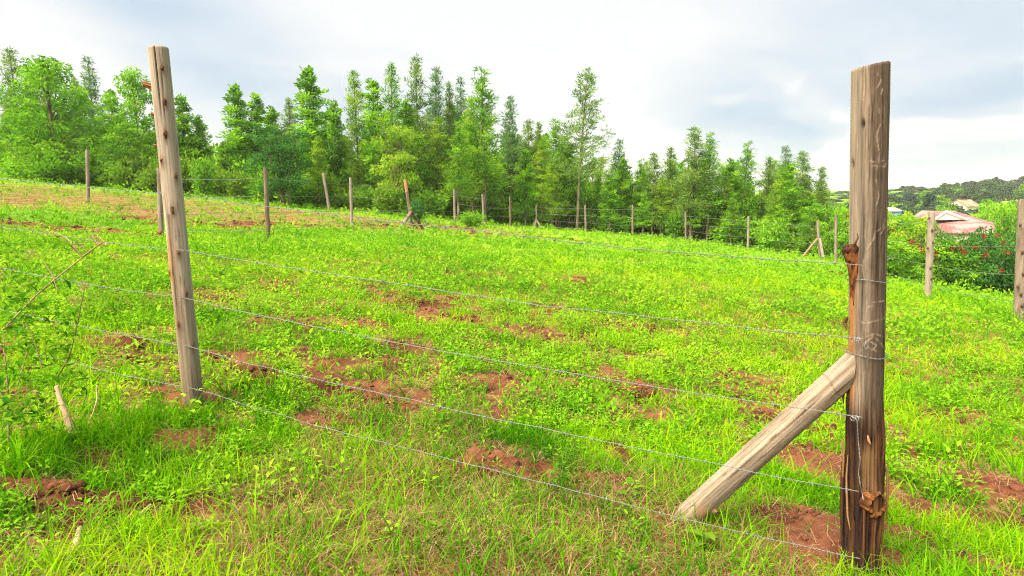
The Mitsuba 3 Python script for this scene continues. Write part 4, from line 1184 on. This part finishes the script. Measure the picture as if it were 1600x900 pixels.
def barbs(c, s, rng, step=0.13, L=0.013):
    out = []
    t = unit(np.gradient(c, axis=0))
    x = rng.uniform(0.03, step)
    while x < s[-1]:
        i = int(np.searchsorted(s, x)); i = min(i, len(c) - 1)
        a = unit(np.cross(t[i], [0, 0, 1.0])); b = np.cross(t[i], a)
        ph = rng.uniform(0, 6.28)
        u = math.cos(ph) * a + math.sin(ph) * b; w = -math.sin(ph) * a + math.cos(ph) * b
        ang = np.linspace(0, 4 * np.pi, 14)                       # the coil of the barb
        coil = c[i] + 0.0042 * (np.cos(ang)[:, None] * a + np.sin(ang)[:, None] * b) + t[i] * (np.linspace(-.005, .005, 14))[:, None]
        out.append((*tube(coil, 0.0013, 4), (1, 1, 1)))
        for d0, o in ((u, -.005), (-u, -.003), (w, .003), (-w, .005)):
            e = c[i] + t[i] * o
            out.append((*tube(np.array([e, e + (d0 + .25 * t[i] * np.sign(o)) * L]), [.0013, .0005], 4), (1, 1, 1)))
        x += step * rng.uniform(.85, 1.15)
    return cat_mesh(out)[:2]


def sagged(a, b, sag, n=40, wob=0.0, rng=None):
    u = np.linspace(0, 1, n)
    p = a + (b - a) * u[:, None]
    p[:, 2] -= sag * 4 * u * (1 - u)
    if wob: 
        q = np.cumsum(rng.normal(0, 1, n)); q = q - np.linspace(q[0], q[-1], n)
        p[:, 2] += wob * q / max(1e-6, np.abs(q).max())
    return p


wr = np.random.default_rng(17)
ys_right = (415, 530, 652, 768, 873)
ys_left = (303, 390, 465, 541, 607)
name_n = ('top', 'second', 'middle', 'fourth', 'lowest')
out_dir = unit(np.array([L0[0] - R0[0], L0[1] - R0[1], 0]))
for i in range(5):
    cxr = rp[0] + (rp[2] - rp[0]) * (rp[1] - ys_right[i]) / (rp[1] - rp[3])
    cxl = lp[0] + (lp[2] - lp[0]) * (lp[1] - ys_left[i]) / (lp[1] - lp[3])
    zr, zl = at(cxr, ys_right[i], DR - rR0), at(cxl, ys_left[i], DL - rL0)
    a = at(cxr - (4 if i != 3 else 8), ys_right[i], DR - rR0 - .008)
    b = at(cxl, ys_left[i], DL - rL0 - .006)
    if i == 0:
        b = at(cxl + 2, ys_left[i], DL + rL0 + .02)       # the top strand passes behind the leaning post
    run = sagged(a, b, (0.03, .035, .03, .035, .03)[i], 48, .010, wr)
    far = b + out_dir * 2.3
    far[2] = b[2] + 0.20
    run2 = sagged(b, far, .02, 24, .006, wr)
    pts = np.vstack([run, run2[1:]])
    (v, f), c, s = twist(pts)
    k = thing('barbed_wire', f'{name_n[i]} barbed wire strand of the near fence, from split post to knotty post', 'barbed wire')
    part(k, 'strand', (v, f), 'wire_mat', smooth=True)
    bk = part(k, 'barbs', barbs(c, s, wr), 'wire_mat', smooth=True)
    labels[bk] = {'kind': 'stuff'}
    # how the strand is made fast to the split post
    ctr = R0g + (R1 - R0g) * sR(ys_right[i])
    if i in (0, 1, 4):
        ang = np.linspace(-0.35, 2 * np.pi - 0.5, 70) - np.pi / 2
        loop = np.stack([ctr[0] + (rR0 + .007) * np.cos(ang), ctr[1] + (rR0 + .007) * np.sin(ang), ctr[2] + .006 * np.sin(ang * 2 + i)], 1)
        (v, f), _, _ = twist(loop)
        part(k, 'tie', (v, f), 'wire_mat', smooth=True)
    if i in (1, 2):
        e = at(cxr - 19, ys_right[i], DR - rR0 * .8)
        ang = np.linspace(0, 7 * np.pi, 60)
        knot = np.stack([e[0] + .012 * np.sin(ang * .35), e[1] - .012 + .010 * np.cos(ang), e[2] + .010 * np.sin(ang)], 1)
        v, f = tube(knot, .0017, 5)
        part(k, 'tie', (v, f), 'wire_mat', smooth=True)
    if i == 0:
        q = np.array([at(1377, 412, DR - .02), at(1384, 408, DR + .01), at(1391, 402, DR + .05), at(1398, 399, DR + .09)])
        (v, f), _, _ = twist(np.array([[np.interp(t, np.linspace(0, 1, 4), q[:, j]) for j in range(3)] for t in np.linspace(0, 1, 20)]))
        part(k, 'loose_end', (v, f), 'wire_mat', smooth=True)
    if i == 2:
        q = np.array([at(x, y, DR - rR0 - .012 - .012 * (n % 2)) for n, (x, y) in enumerate([(1330, 651), (1339, 655), (1341, 690), (1344, 720), (1341, 738), (1344, 758), (1347, 772), (1349, 781)])])
        (v, f), c2, s2 = twist(np.array([[np.interp(t, np.linspace(0, 1, len(q)), q[:, j]) for j in range(3)] for t in np.linspace(0, 1, 40)]), strand=.0013)
        part(k, 'loose_end', (v, f), 'wire_mat', smooth=True)
    if i == 1:
        for dx in (-1, 1):
            v, f = tube(np.array([at(1353, 534, DR - rR0 - .01), at(1353 + dx * 2, 540, DR - rR0 - .014), at(1353 + dx * 4 + 2, 545, DR - rR0 - .012)]), [.0015, .0013, .0008], 5)
            part(k, 'loose_end', (v, f), 'wire_mat', smooth=True)

# the far fences: four strands along each side of the field
SIDES = (('west', ('p250', 'p418', 'p550', 'p643'), 'left'), ('back', ('p643', 'p711', 'p755', 'p797', 'p838', 'p914', 'p988', 'p1071', 'p1168', 'p1282'), 'back'), ('east', ('p1282', 'p1306', 'p1450', 'p1590'), 'right'))
for side, keys, word in SIDES:
    for j, fr in enumerate((.86, .62, .38, .15)):
        pts = []
        for m, kk in enumerate(keys):
            _, P0, P1, D = FAR[kk]
            q = P0 + (P1 - P0) * (.3 / 2.2 + fr * (1 - .3 / 2.2)) + np.array([0, -.075, 0])
            if m: pts.append(sagged(pts[-1][-1] if len(pts) else first, q, wr.uniform(.01, .05), 8)[1:])
            else: first = q; pts.append(q[None])
        if side == 'east':
            q2 = pts[-1][-1] + (pts[-1][-1] - pts[-2][-1]) * .8
            pts.append(sagged(pts[-1][-1], q2, .03, 8)[1:])
        pts = np.vstack(pts)
        v, f = tube(pts, .0055 if side != 'east' else .0045, 5)
        k = thing('fence_wire', f'{("top", "second", "third", "lowest")[j]} thin wire of the {word} fence on the far side of the field', 'wire')
        part(k, 'strand', (v, f), 'wire_mat', smooth=True)

# ------------------------------------------------------------------ ground cover
def scatter(n, dmin, dmax, power, rng, half=0.82):
    """Points round the camera, thinning with distance: area density ~ d ** -power."""
    e = 2 - power
    u = rng.uniform(0, 1, n)
    d = (dmin ** e + u * (dmax ** e - dmin ** e)) ** (1 / e)
    az = rng.uniform(-half, half, n)
    return d * np.sin(az), d * np.cos(az), d


def blades(x, y, z, az, L, W, lean, col, rng, seg=3, tipcol=None):
    """Grass blades that bow over: seg segments, tapering to a point."""
    n = len(x)
    t = np.linspace(0, 1, seg + 1)
    h = np.stack([np.cos(az), np.sin(az), 0 * az], -1)
    side = np.stack([-np.sin(az), np.cos(az), 0 * az], -1)
    tw = rng.uniform(-1, 1, n)[:, None] * np.pi
    side = side * np.cos(tw) + h * np.sin(tw)
    base = np.stack([x, y, z], -1)
    V, Cc = [], []
    for k in range(seg + 1):
        a = lean * (0.25 + 0.9 * t[k])
        p = base + (L * t[k] * np.sin(a))[:, None] * h
        p[:, 2] += L * t[k] * np.cos(a)
        w = W * (1 - t[k] ** 1.6) * 0.5 * (1.0 if k else 0.7)
        cc = col if tipcol is None else col * (1 - t[k] ** 1.5) + tipcol * t[k] ** 1.5
        if k < seg:
            V += [p - side * w[:, None], p + side * w[:, None]]; Cc += [cc, cc]
        else:
            V += [p]; Cc += [cc]
    m = 2 * seg + 1
    V = np.stack(V, 1).reshape(-1, 3); Cc = np.stack(Cc, 1).reshape(-1, 3)
    fs = []
    for k in range(seg - 1):
        fs += [[2 * k, 2 * k + 1, 2 * k + 3], [2 * k, 2 * k + 3, 2 * k + 2]]
    fs += [[2 * seg - 2, 2 * seg - 1, 2 * seg]]
    F = (np.array(fs)[None] + m * np.arange(n)[:, None, None]).reshape(-1, 3)
    return V, F, Cc


GREEN = [(0.040, 0.190, 0.005), (0.115, 0.370, 0.006), (0.225, 0.520, 0.007), (0.370, 0.600, 0.010)]
DRY = [(0.34, 0.23, 0.10), (0.50, 0.37, 0.19), (0.40, 0.24, 0.11)]


def dry_mask(x, y):
    p = np.stack([x, y, 0 * x], -1)
    d = np.hypot(x, y)
    m = 0.10 + 0.9 * sstep(.52, .66, meshkit.fbm(p * 1.1 + 40, 4, 51)) * sstep(6, 3, d)
    m = m + .85 * sstep(3.9, 2.7, d) * sstep(-1.8, -0.4, x) * sstep(2.0, 0.7, x)
    return np.clip(m + .95 * dry_strip(x, y), 0, .97)


def weed_mask(x, y):
    p = np.stack([x, y, 0 * x], -1)
    n = meshkit.fbm(p * .9 + 11, 4, 61)
    a = sstep(3.4, 4.6, y + .35 * x) * sstep(3.5, 1.0, x) + .55 * sstep(4.2, 6.0, y) * sstep(2, 4, x) + .5 * sstep(-.6, -1.6, x) * sstep(2.4, 3.2, np.hypot(x, y))
    return np.clip(a * (0.35 + 1.3 * sstep(.38, .62, n)), 0.06, 1)


def grass_field():
    rng = np.random.default_rng(2024)
    out = []
    for (n, dmin, dmax, pw, nb, L0, W0, seg) in ((7600, 2.0, 3.9, 0.3, 13, .098, .0068, 3), (8600, 3.6, 7.0, 0.8, 10, .095, .0095, 3), (13000, 6.5, 16, 1.5, 9, .10, .012, 2), (16000, 14, 62, 1.7, 6, .14, .030, 2)):
        x, y, d = scatter(n, dmin, dmax, pw, rng)
        m = soil_mask(x, y); w = weed_mask(x, y)
        gap = sstep(.50, .32, meshkit.fbm(np.stack([x, y, 0 * x], -1) * 3.3 + 50, 3, 75)) * (d < 9)
        keep = rng.uniform(0, 1, n) > np.clip(m * .93 + .45 * w * (d < 14) + .45 * gap, 0, .97)
        x, y, d = x[keep], y[keep], d[keep]
        p = np.stack([x, y, 0 * x], -1)
        tone = 0.50 + 1.5 * (meshkit.fbm(p * .8, 4, 71) - .5) + .7 * (meshkit.fbm(p * 3.5, 3, 74) - .5) + rng.normal(0, .16, len(x)) + .10 * sstep(0, 4, x)
        lush = 0.55 + 0.9 * meshkit.fbm(p * 1.7 + 7, 3, 72)
        dm = dry_mask(x, y)
        k = nb
        X = np.repeat(x, k) + rng.normal(0, .026 * (d.repeat(k) / 3) ** .6, len(x) * k)
        Y = np.repeat(y, k) + rng.normal(0, .026 * (d.repeat(k) / 3) ** .6, len(x) * k)
        N = len(X)
        Z = ground(X, Y) - .005
        dry = rng.uniform(0, 1, N) < np.repeat(dm, k) * (.72 + .23 * np.repeat(d > 12, k))
        col = ramp(np.repeat(tone, k) + rng.normal(0, .10, N), GREEN)
        dc = np.array(DRY)[rng.integers(0, 3, N)] * rng.uniform(.7, 1.15, (N, 1))
        col = np.where(dry[:, None], dc, col)
        tip = np.where(dry[:, None], dc, col * np.array([1.25, 1.12, 1.0]))
        L = L0 * np.repeat(lush, k) * rng.lognormal(0, .38, N) * np.where(dry, .8, 1)
        W = W0 * rng.uniform(.6, 1.35, N) * np.where(dry, .6, 1)
        lean = np.abs(rng.normal(.75, .38, N)) + np.where(dry, .35, 0)
        out.append(blades(X, Y, Z, rng.uniform(0, 6.283, N), L, W, lean, col, rng, seg, tip))
    v, f, c = cat_mesh(out)
    scene['grass'] = mikit.ply((v, f), 'grass_mat', color=c)
    tag('grass', 'lush lime green grass with dry straw blades covering the red field', 'grass', kind='stuff')


def herb_leaves(px_, py_, pz_, az, el, L, W, col, fold=.18):
    """Ovate leaves of six triangles with a raised midrib fold."""
    n = len(px_)
    h = np.stack([np.cos(az) * np.cos(el), np.sin(az) * np.cos(el), np.sin(el)], -1)
    side = np.stack([-np.sin(az), np.cos(az), 0 * az], -1)
    nrm = np.cross(h, side)
    nrm = np.where(nrm[:, 2:] < 0, -nrm, nrm)
    o = np.stack([px_, py_, pz_], -1)
    LL, WW = L[:, None], W[:, None]
    dn = -nrm * LL * .10
    v = np.stack([o, o + h * LL * .35 + side * WW * .5 + nrm * WW * fold, o + h * LL * .40, o + h * LL * .35 - side * WW * .5 + nrm * WW * fold,
                  o + h * LL * .72 + side * WW * .34 + nrm * WW * fold * .6 + dn * .5, o + h * LL * .72 - side * WW * .34 + nrm * WW * fold * .6 + dn * .5, o + h * LL + dn * 1.6], 1).reshape(-1, 3)
    F = np.array([[0, 1, 2], [0, 2, 3], [1, 4, 2], [2, 5, 3], [2, 4, 6], [2, 6, 5]])
    f = (F[None] + 7 * np.arange(n)[:, None, None]).reshape(-1, 3)
    return v, f, np.repeat(col, 7, 0)


def weed_field():
    rng = np.random.default_rng(77)
    out = []
    for (n, dmin, dmax, pw, nl, H0, LL, simple) in ((5200, 2.0, 4.6, .4, 12, .055, .028, False), (9500, 4.2, 9, 1.0, 10, .09, .040, False), (11000, 8.5, 22, 1.5, 10, .12, .065, True), (7000, 20, 60, 1.6, 9, .16, .13, True)):
        x, y, d = scatter(n, dmin, dmax, pw, rng)
        m = soil_mask(x, y); w = weed_mask(x, y)
        keep = (rng.uniform(0, 1, n) < np.clip(w * 1.1 * (1 - .85 * dry_strip(x, y)), .05, 1)) & (rng.uniform(0, 1, n) > m * .93)
        x, y = x[keep], y[keep]
        p = np.stack([x, y, 0 * x], -1)
        tone = .15 + 1.0 * meshkit.fbm(p * 1.3 + 3, 4, 81) + rng.normal(0, .14, len(x))
        size = rng.lognormal(0, .35, len(x)) * (0.6 + .8 * meshkit.fbm(p * 1.1 + 9, 3, 83))
        k = nl
        u = np.tile((np.arange(k) + .5) / k, len(x))
        S = np.repeat(size, k)
        az = np.repeat(rng.uniform(0, 6.28, len(x)), k) + np.tile(np.arange(k) * 2.4, len(x)) + rng.normal(0, .3, len(u))
        r = H0 * S * .35 * rng.uniform(.2, 1.1, len(u))
        X = np.repeat(x, k) + r * np.cos(az); Y = np.repeat(y, k) + r * np.sin(az)
        Z = ground(np.repeat(x, k), np.repeat(y, k)) + H0 * S * (0.12 + .95 * u) + .005
        el = rng.normal(.35, .35, len(u)) + .5 * (u - .4)
        col = ramp(np.repeat(tone, k) * .75 + .25 * u + rng.normal(0, .07, len(u)), [(0.040, 0.180, 0.012), (0.110, 0.340, 0.014), (0.220, 0.480, 0.020), (0.380, 0.600, 0.035)])
        L = LL * S ** .6 * rng.uniform(.6, 1.25, len(u)) * (1.05 - .35 * u); W = L * rng.uniform(.38, .6, len(u))
        if not simple:
            out.append(herb_leaves(X, Y, Z, az, el, L, W, col))
        else:
            h = np.stack([np.cos(az) * np.cos(el), np.sin(az) * np.cos(el), np.sin(el)], -1)
            out.append(leaves(np.stack([X, Y, Z], -1), h, L, W * 1.1, col, rng, .08))
    v, f, c = cat_mesh(out)
    scene['weeds'] = mikit.ply((v, f), 'leaf_mat', color=c)
    tag('weeds', 'low broad-leaved green weeds sprouting between the grass across the field', 'weeds', kind='stuff')


def dry_litter():
    """Straw and dead stalks lying on the soil."""
    rng = np.random.default_rng(31)
    x, y, d = scatter(19000, 2.0, 10.0, .9, rng)
    dm = np.clip(dry_mask(x, y) * .8 + .5 * soil_mask(x, y), .05, 1)
    keep = rng.uniform(0, 1, len(x)) < dm * .85
    x, y = x[keep], y[keep]
    k = 3
    X = np.repeat(x, k) + rng.normal(0, .04, len(x) * k); Y = np.repeat(y, k) + rng.normal(0, .04, len(x) * k)
    N = len(X)
    col = np.array([(0.50, 0.36, 0.20), (0.58, 0.45, 0.28), (0.36, 0.22, 0.12)])[rng.integers(0, 3, N)] * rng.uniform(.7, 1.1, (N, 1))
    v, f, c = blades(X, Y, ground(X, Y) + rng.uniform(.0, .035, N), rng.uniform(0, 6.28, N), rng.uniform(.05, .16, N), rng.uniform(.002, .005, N), rng.normal(1.45, .15, N), col, rng, 2)
    scene['straw'] = mikit.ply((v, f), 'grass_mat', color=c)
    tag('straw', 'dead straw and stalks lying on the bare red soil', 'straw', kind='stuff')


def clods():
    rng = np.random.default_rng(41)
    base = trimesh.creation.icosphere(subdivisions=1)
    bv, bf = np.array(base.vertices), np.array(base.faces)
    P = []
    for cx, cy, rx, ry, h in PATCH:
        d = math.hypot(cx, cy)
        n = int(np.clip(120 * rx * ry / .05 * (3 / d) ** 1.2, 10, 170 if d < 9 else 40))
        q = rng.normal(0, .55, (n, 2)) * [rx, ry] + [cx, cy]
        P.append(np.c_[q, np.minimum(rng.lognormal(math.log(.0088 * (d / 3) ** .55), .62, n), .026 * (d / 3) ** .6)])
    P = np.vstack(P)
    z = ground(P[:, 0], P[:, 1])
    n = len(P)
    sh = bv[None] * (1 + 1.1 * (meshkit.fbm(bv[None] * 1.3 + rng.uniform(0, 90, (n, 1, 3)), 3, 7) - .5))[..., None] * rng.uniform(.7, 1.3, (n, 1, 3)) * P[:, 2][:, None, None] * np.array([1, 1, .75])
    v = sh + np.c_[P[:, :2], z + P[:, 2] * .35][:, None]
    f = bf[None] + len(bv) * np.arange(n)[:, None, None]
    scene['soil_clods'] = mikit.ply((v.reshape(-1, 3), f.reshape(-1, 3)), 'clod_mat', smooth=False)
    tag('soil_clods', 'crumbled clods of red earth lying in the bare patches', 'soil', kind='stuff')


grass_field()
weed_field()
dry_litter()
clods()

# ------------------------------------------------------------------ single plants and sticks in the foreground
def herb(px, py, n, L, H, label, seed, tone=.6, name='seedling', group=None, stemcol=(.10, .16, .03), droop=0.0, name_cat='plant'):
    rng = np.random.default_rng(seed)
    g = on_ground(px, py)
    g[2] = float(ground([g[0]], [g[1]])[0])
    k = thing(name, label, name_cat, group)
    s = np.linspace(0, 1, 6)
    st = g + np.stack([.1 * H * np.sin(2 * s), .08 * H * s, H * s], 1)
    v, f = tube(st, .0028 * (1.2 - s), 5)
    part(k, 'stem', (v, f), 'leaf_mat', color=np.tile([stemcol], (len(v), 1)))
    az0 = rng.uniform(0, 6.28)
    for i in range(n):
        u = .35 + .65 * i / max(1, n - 1)
        az = az0 + i * (2.4 if n > 4 else 2 * np.pi / n)
        o = g + np.array([np.interp(u, s, st[:, j] - g[j]) for j in range(3)])
        ll = L * rng.uniform(.75, 1.15)
        v, f, c = herb_leaves(*[np.array([q]) for q in o], np.array([az]), np.array([rng.uniform(.1, .5) - droop]), np.array([ll]), np.array([ll * .55]), ramp(np.array([tone + rng.normal(0, .12)]), [(0.05, 0.17, 0.015), (0.12, 0.27, 0.02), (0.2, 0.34, 0.03)]))
        part(k, 'leaf', (v, f), 'leaf_mat', color=c)
    return k


herb(985, 788, 4, .075, .06, 'bright four-leaved seedling in the grass left of the brace pole', 1, .8)
herb(1096, 868, 5, .085, .09, 'broad-leaved green seedling just below the foot of the brace pole', 2, .7)
herb(1153, 893, 3, .08, .04, 'rounded-leaf seedling at the bottom edge, right of the one below the brace pole', 3, .8)
herb(1010, 752, 5, .05, .09, 'small leafy seedling in the grass between the two lower wires', 4, .55)
herb(400, 640, 6, .06, .10, 'leafy herb in the red soil right of the foot of the leaning knotty post', 5, .5)
herb(640, 742, 5, .05, .06, 'small leafy herb under the lowest wire in the middle of the picture', 6, .5)
herb(680, 850, 4, .055, .05, 'pale green seedling in the straw at the bottom middle', 7, .85)
herb(330, 735, 5, .055, .07, 'leafy herb in the grass below the foot of the leaning knotty post', 8, .5)

# the scrubby bush at the left edge, with its dry stems
rngs = np.random.default_rng(55)
sc = thing('scrub_bush', 'straggling green bush with bare dry stems at the left edge of the foreground', 'bush')
DS = 2.75
foot = at(14, 690, DS); foot[2] = float(ground([foot[0]], [foot[1]])[0])
stems = [[(14, 690), (12, 600), (6, 540), (5, 515)], [(5, 515), (60, 458), (100, 425), (150, 386), (160, 380)], [(5, 515), (28, 500), (40, 490)], [(90, 455), (82, 430), (66, 405)], [(160, 378), (128, 402), (105, 372), (84, 362)],
         [(88, 592), (108, 560), (118, 520), (128, 470), (133, 445)], [(66, 575), (58, 545), (40, 505)], [(20, 620), (45, 600), (62, 590)], [(130, 402), (104, 378), (85, 366), (60, 360)], [(12, 640), (-20, 560), (-40, 480)], [(14, 650), (40, 560), (52, 520)]]
for i, st in enumerate(stems):
    n = 14
    q = np.array([at(a, b, DS + .05 * math.sin(i * 2.1) + .03 * j) for j, (a, b) in enumerate(st)])
    q = np.array([[np.interp(t, np.linspace(0, 1, len(q)), q[:, j]) for j in range(3)] for t in np.linspace(0, 1, n)])
    v, f = tube(q, np.linspace(.0042 if i < 2 else .003, .0016, n), 6)
    part(sc, 'stem', (v, f), 'wood_mat', smooth=True, color=np.tile([[(.24, .18, .11), (.30, .23, .13), (.16, .10, .05)][i % 3]], (len(v), 1)))
P, A, Lf = [], [], []
for (px, py, sx, sy, cnt) in ((90, 365, 26, 16, 18), (112, 380, 18, 14, 12), (30, 440, 30, 40, 70), (25, 500, 30, 40, 80), (90, 560, 40, 50, 80), (40, 650, 45, 30, 90), (15, 560, 30, 60, 90), (75, 480, 40, 40, 45), (110, 500, 30, 30, 30), (50, 600, 45, 40, 80), (20, 640, 30, 30, 70), (130, 600, 30, 40, 26), (60, 545, 40, 40, 50)):
    a = rngs.normal(px, sx * .6, cnt); b = rngs.normal(py, sy * .6, cnt)
    for x_, y_ in zip(a, b):
        P.append(at(x_, y_, DS + rngs.normal(0, .14)))
P = np.array(P)
gz_ = ground(P[:, 0], P[:, 1])
P[:, 2] = np.maximum(P[:, 2], gz_ + .03)
n = len(P)
L = rngs.uniform(.025, .055, n)
tone = rngs.uniform(0, 1, n)
v, f, c = herb_leaves(P[:, 0], P[:, 1], P[:, 2], rngs.uniform(0, 6.28, n), rngs.normal(-.1, .4, n), L, L * rngs.uniform(.45, .65, n), ramp(tone, [(0.035, 0.15, 0.012), (0.09, 0.26, 0.012), (0.20, 0.40, 0.015)]))
part(sc, 'foliage', (v, f), 'leaf_mat', color=c)
for px, py in ((158, 380), (122, 383), (10, 425), (131, 447), (117, 468), (48, 398), (145, 372)):
    cc = at(px, py, DS + .1)
    cnt = 40
    u = unit(rngs.normal(size=(cnt, 3)))
    v, f, c = leaves(cc + u * rngs.uniform(.003, .018, (cnt, 1)) * [1.5, 1, .8], u, .016, .006, np.tile([[.50, .36, .20]], (cnt, 1)) * rngs.uniform(.6, 1.2, (cnt, 1)), rngs)
    part(sc, 'seed_head', (v, f), 'leaf_mat', color=c)


def stick(pts, D, r, label, col, name='dead_stick', rough=.3, lift=True, Ds=None):
    k = thing(name, label, 'stick')
    q = np.array([at(a, b, D if Ds is None else Ds[i]) for i, (a, b) in enumerate(pts)])
    n = 26
    q = np.array([[np.interp(t, np.linspace(0, 1, len(q)), q[:, j]) for j in range(3)] for t in np.linspace(0, 1, n)])
    v, f = tube(q, np.interp(np.linspace(0, 1, n), np.linspace(0, 1, len(r)), r), 10)
    nn = meshkit.fbm(v * 40, 4, 5) - .5
    v = v + unit(v - q.mean(0)) * nn[:, None] * rough * max(r) * 1.5
    part(k, 'wood', (v, f), 'wood_mat', smooth=True, color=np.clip(np.array(col) * (1 + 1.5 * nn)[:, None], .01, .9))
    return k


def ground_depth(px, py): return float(on_ground(px, py)[1])


stick([(88, 604), (94, 625), (104, 650), (116, 684)], 0, [.010, .013, .016, .020], 'broken grey woody stump leaning in the grass at the left, with pale split wood', (.38, .26, .17), 'broken_stump', .5, Ds=[ground_depth(116, 684) - .02 + .04 * i for i in (3, 2, 1, 0)])
stick([(125, 825), (120, 850), (106, 880), (92, 905)], 0, [.010, .014, .012, .007], 'pale dead stick lying in the grass at the bottom left corner', (.36, .27, .18), Ds=[ground_depth(125, 830), ground_depth(120, 855), ground_depth(106, 885), ground_depth(92, 906)])
stick([(152, 602), (152, 625), (146, 645), (138, 660)], 0, [.004, .005, .004, .003], 'thin bent pale stalk right of the broken stump', (.55, .44, .28), Ds=[ground_depth(138, 662)] * 4)
stick([(236, 788), (228, 796), (218, 806)], 0, [.005, .009, .004], 'small pale curled dead leaf stalk lying in the grass left of the middle', (.34, .25, .16), Ds=[ground_depth(236, 796), ground_depth(228, 800), ground_depth(218, 808)])

# long arching grass by the left foreground
tg = np.random.default_rng(66)
for (px, py, lab, n, L) in ((205, 700, 'tuft of long arching grass blades below the foot of the leaning knotty post', 14, .30), (60, 690, 'tuft of long arching grass at the left edge under the scrubby bush', 12, .30), (180, 655, 'tuft of broad grass between the broken stump and the leaning post', 16, .18), (30, 745, 'tuft of broad dark grass at the left edge near the bottom', 14, .24)):
    g = on_ground(px, py)
    k = thing('grass_tuft', lab, 'grass tuft')
    X = g[0] + tg.normal(0, .02, n); Y = g[1] + tg.normal(0, .02, n)
    v, f, c = blades(X, Y, ground(X, Y), tg.uniform(0, 6.28, n), L * tg.uniform(.6, 1.2, n), tg.uniform(.007, .013, n), tg.normal(1.0, .3, n), ramp(tg.uniform(.3, .9, n), GREEN), tg, 6)
    part(k, 'blades', (v, f), 'grass_mat', color=c)

# ------------------------------------------------------------------ the air
zmin = float(min(meshkit.WRITTEN[scene['ground']['filename']][0][:, 2])) - 1.0
zmax = 45.0
scene['haze'] = dict(type='cube', to_world=T().translate([0, 500, (zmin + zmax) / 2]).scale([1000, 1000, (zmax - zmin) / 2]), bsdf={'type': 'null'}, interior={'type': 'ref', 'id': 'air'})
tag('haze', 'thin bluish haze in the air over the fields and the far hill', 'haze', kind='stuff')
print('haze', zmin, zmax, meshkit.WRITTEN[scene['ground']['filename']][0].min(0), meshkit.WRITTEN[scene['ground']['filename']][0].max(0))
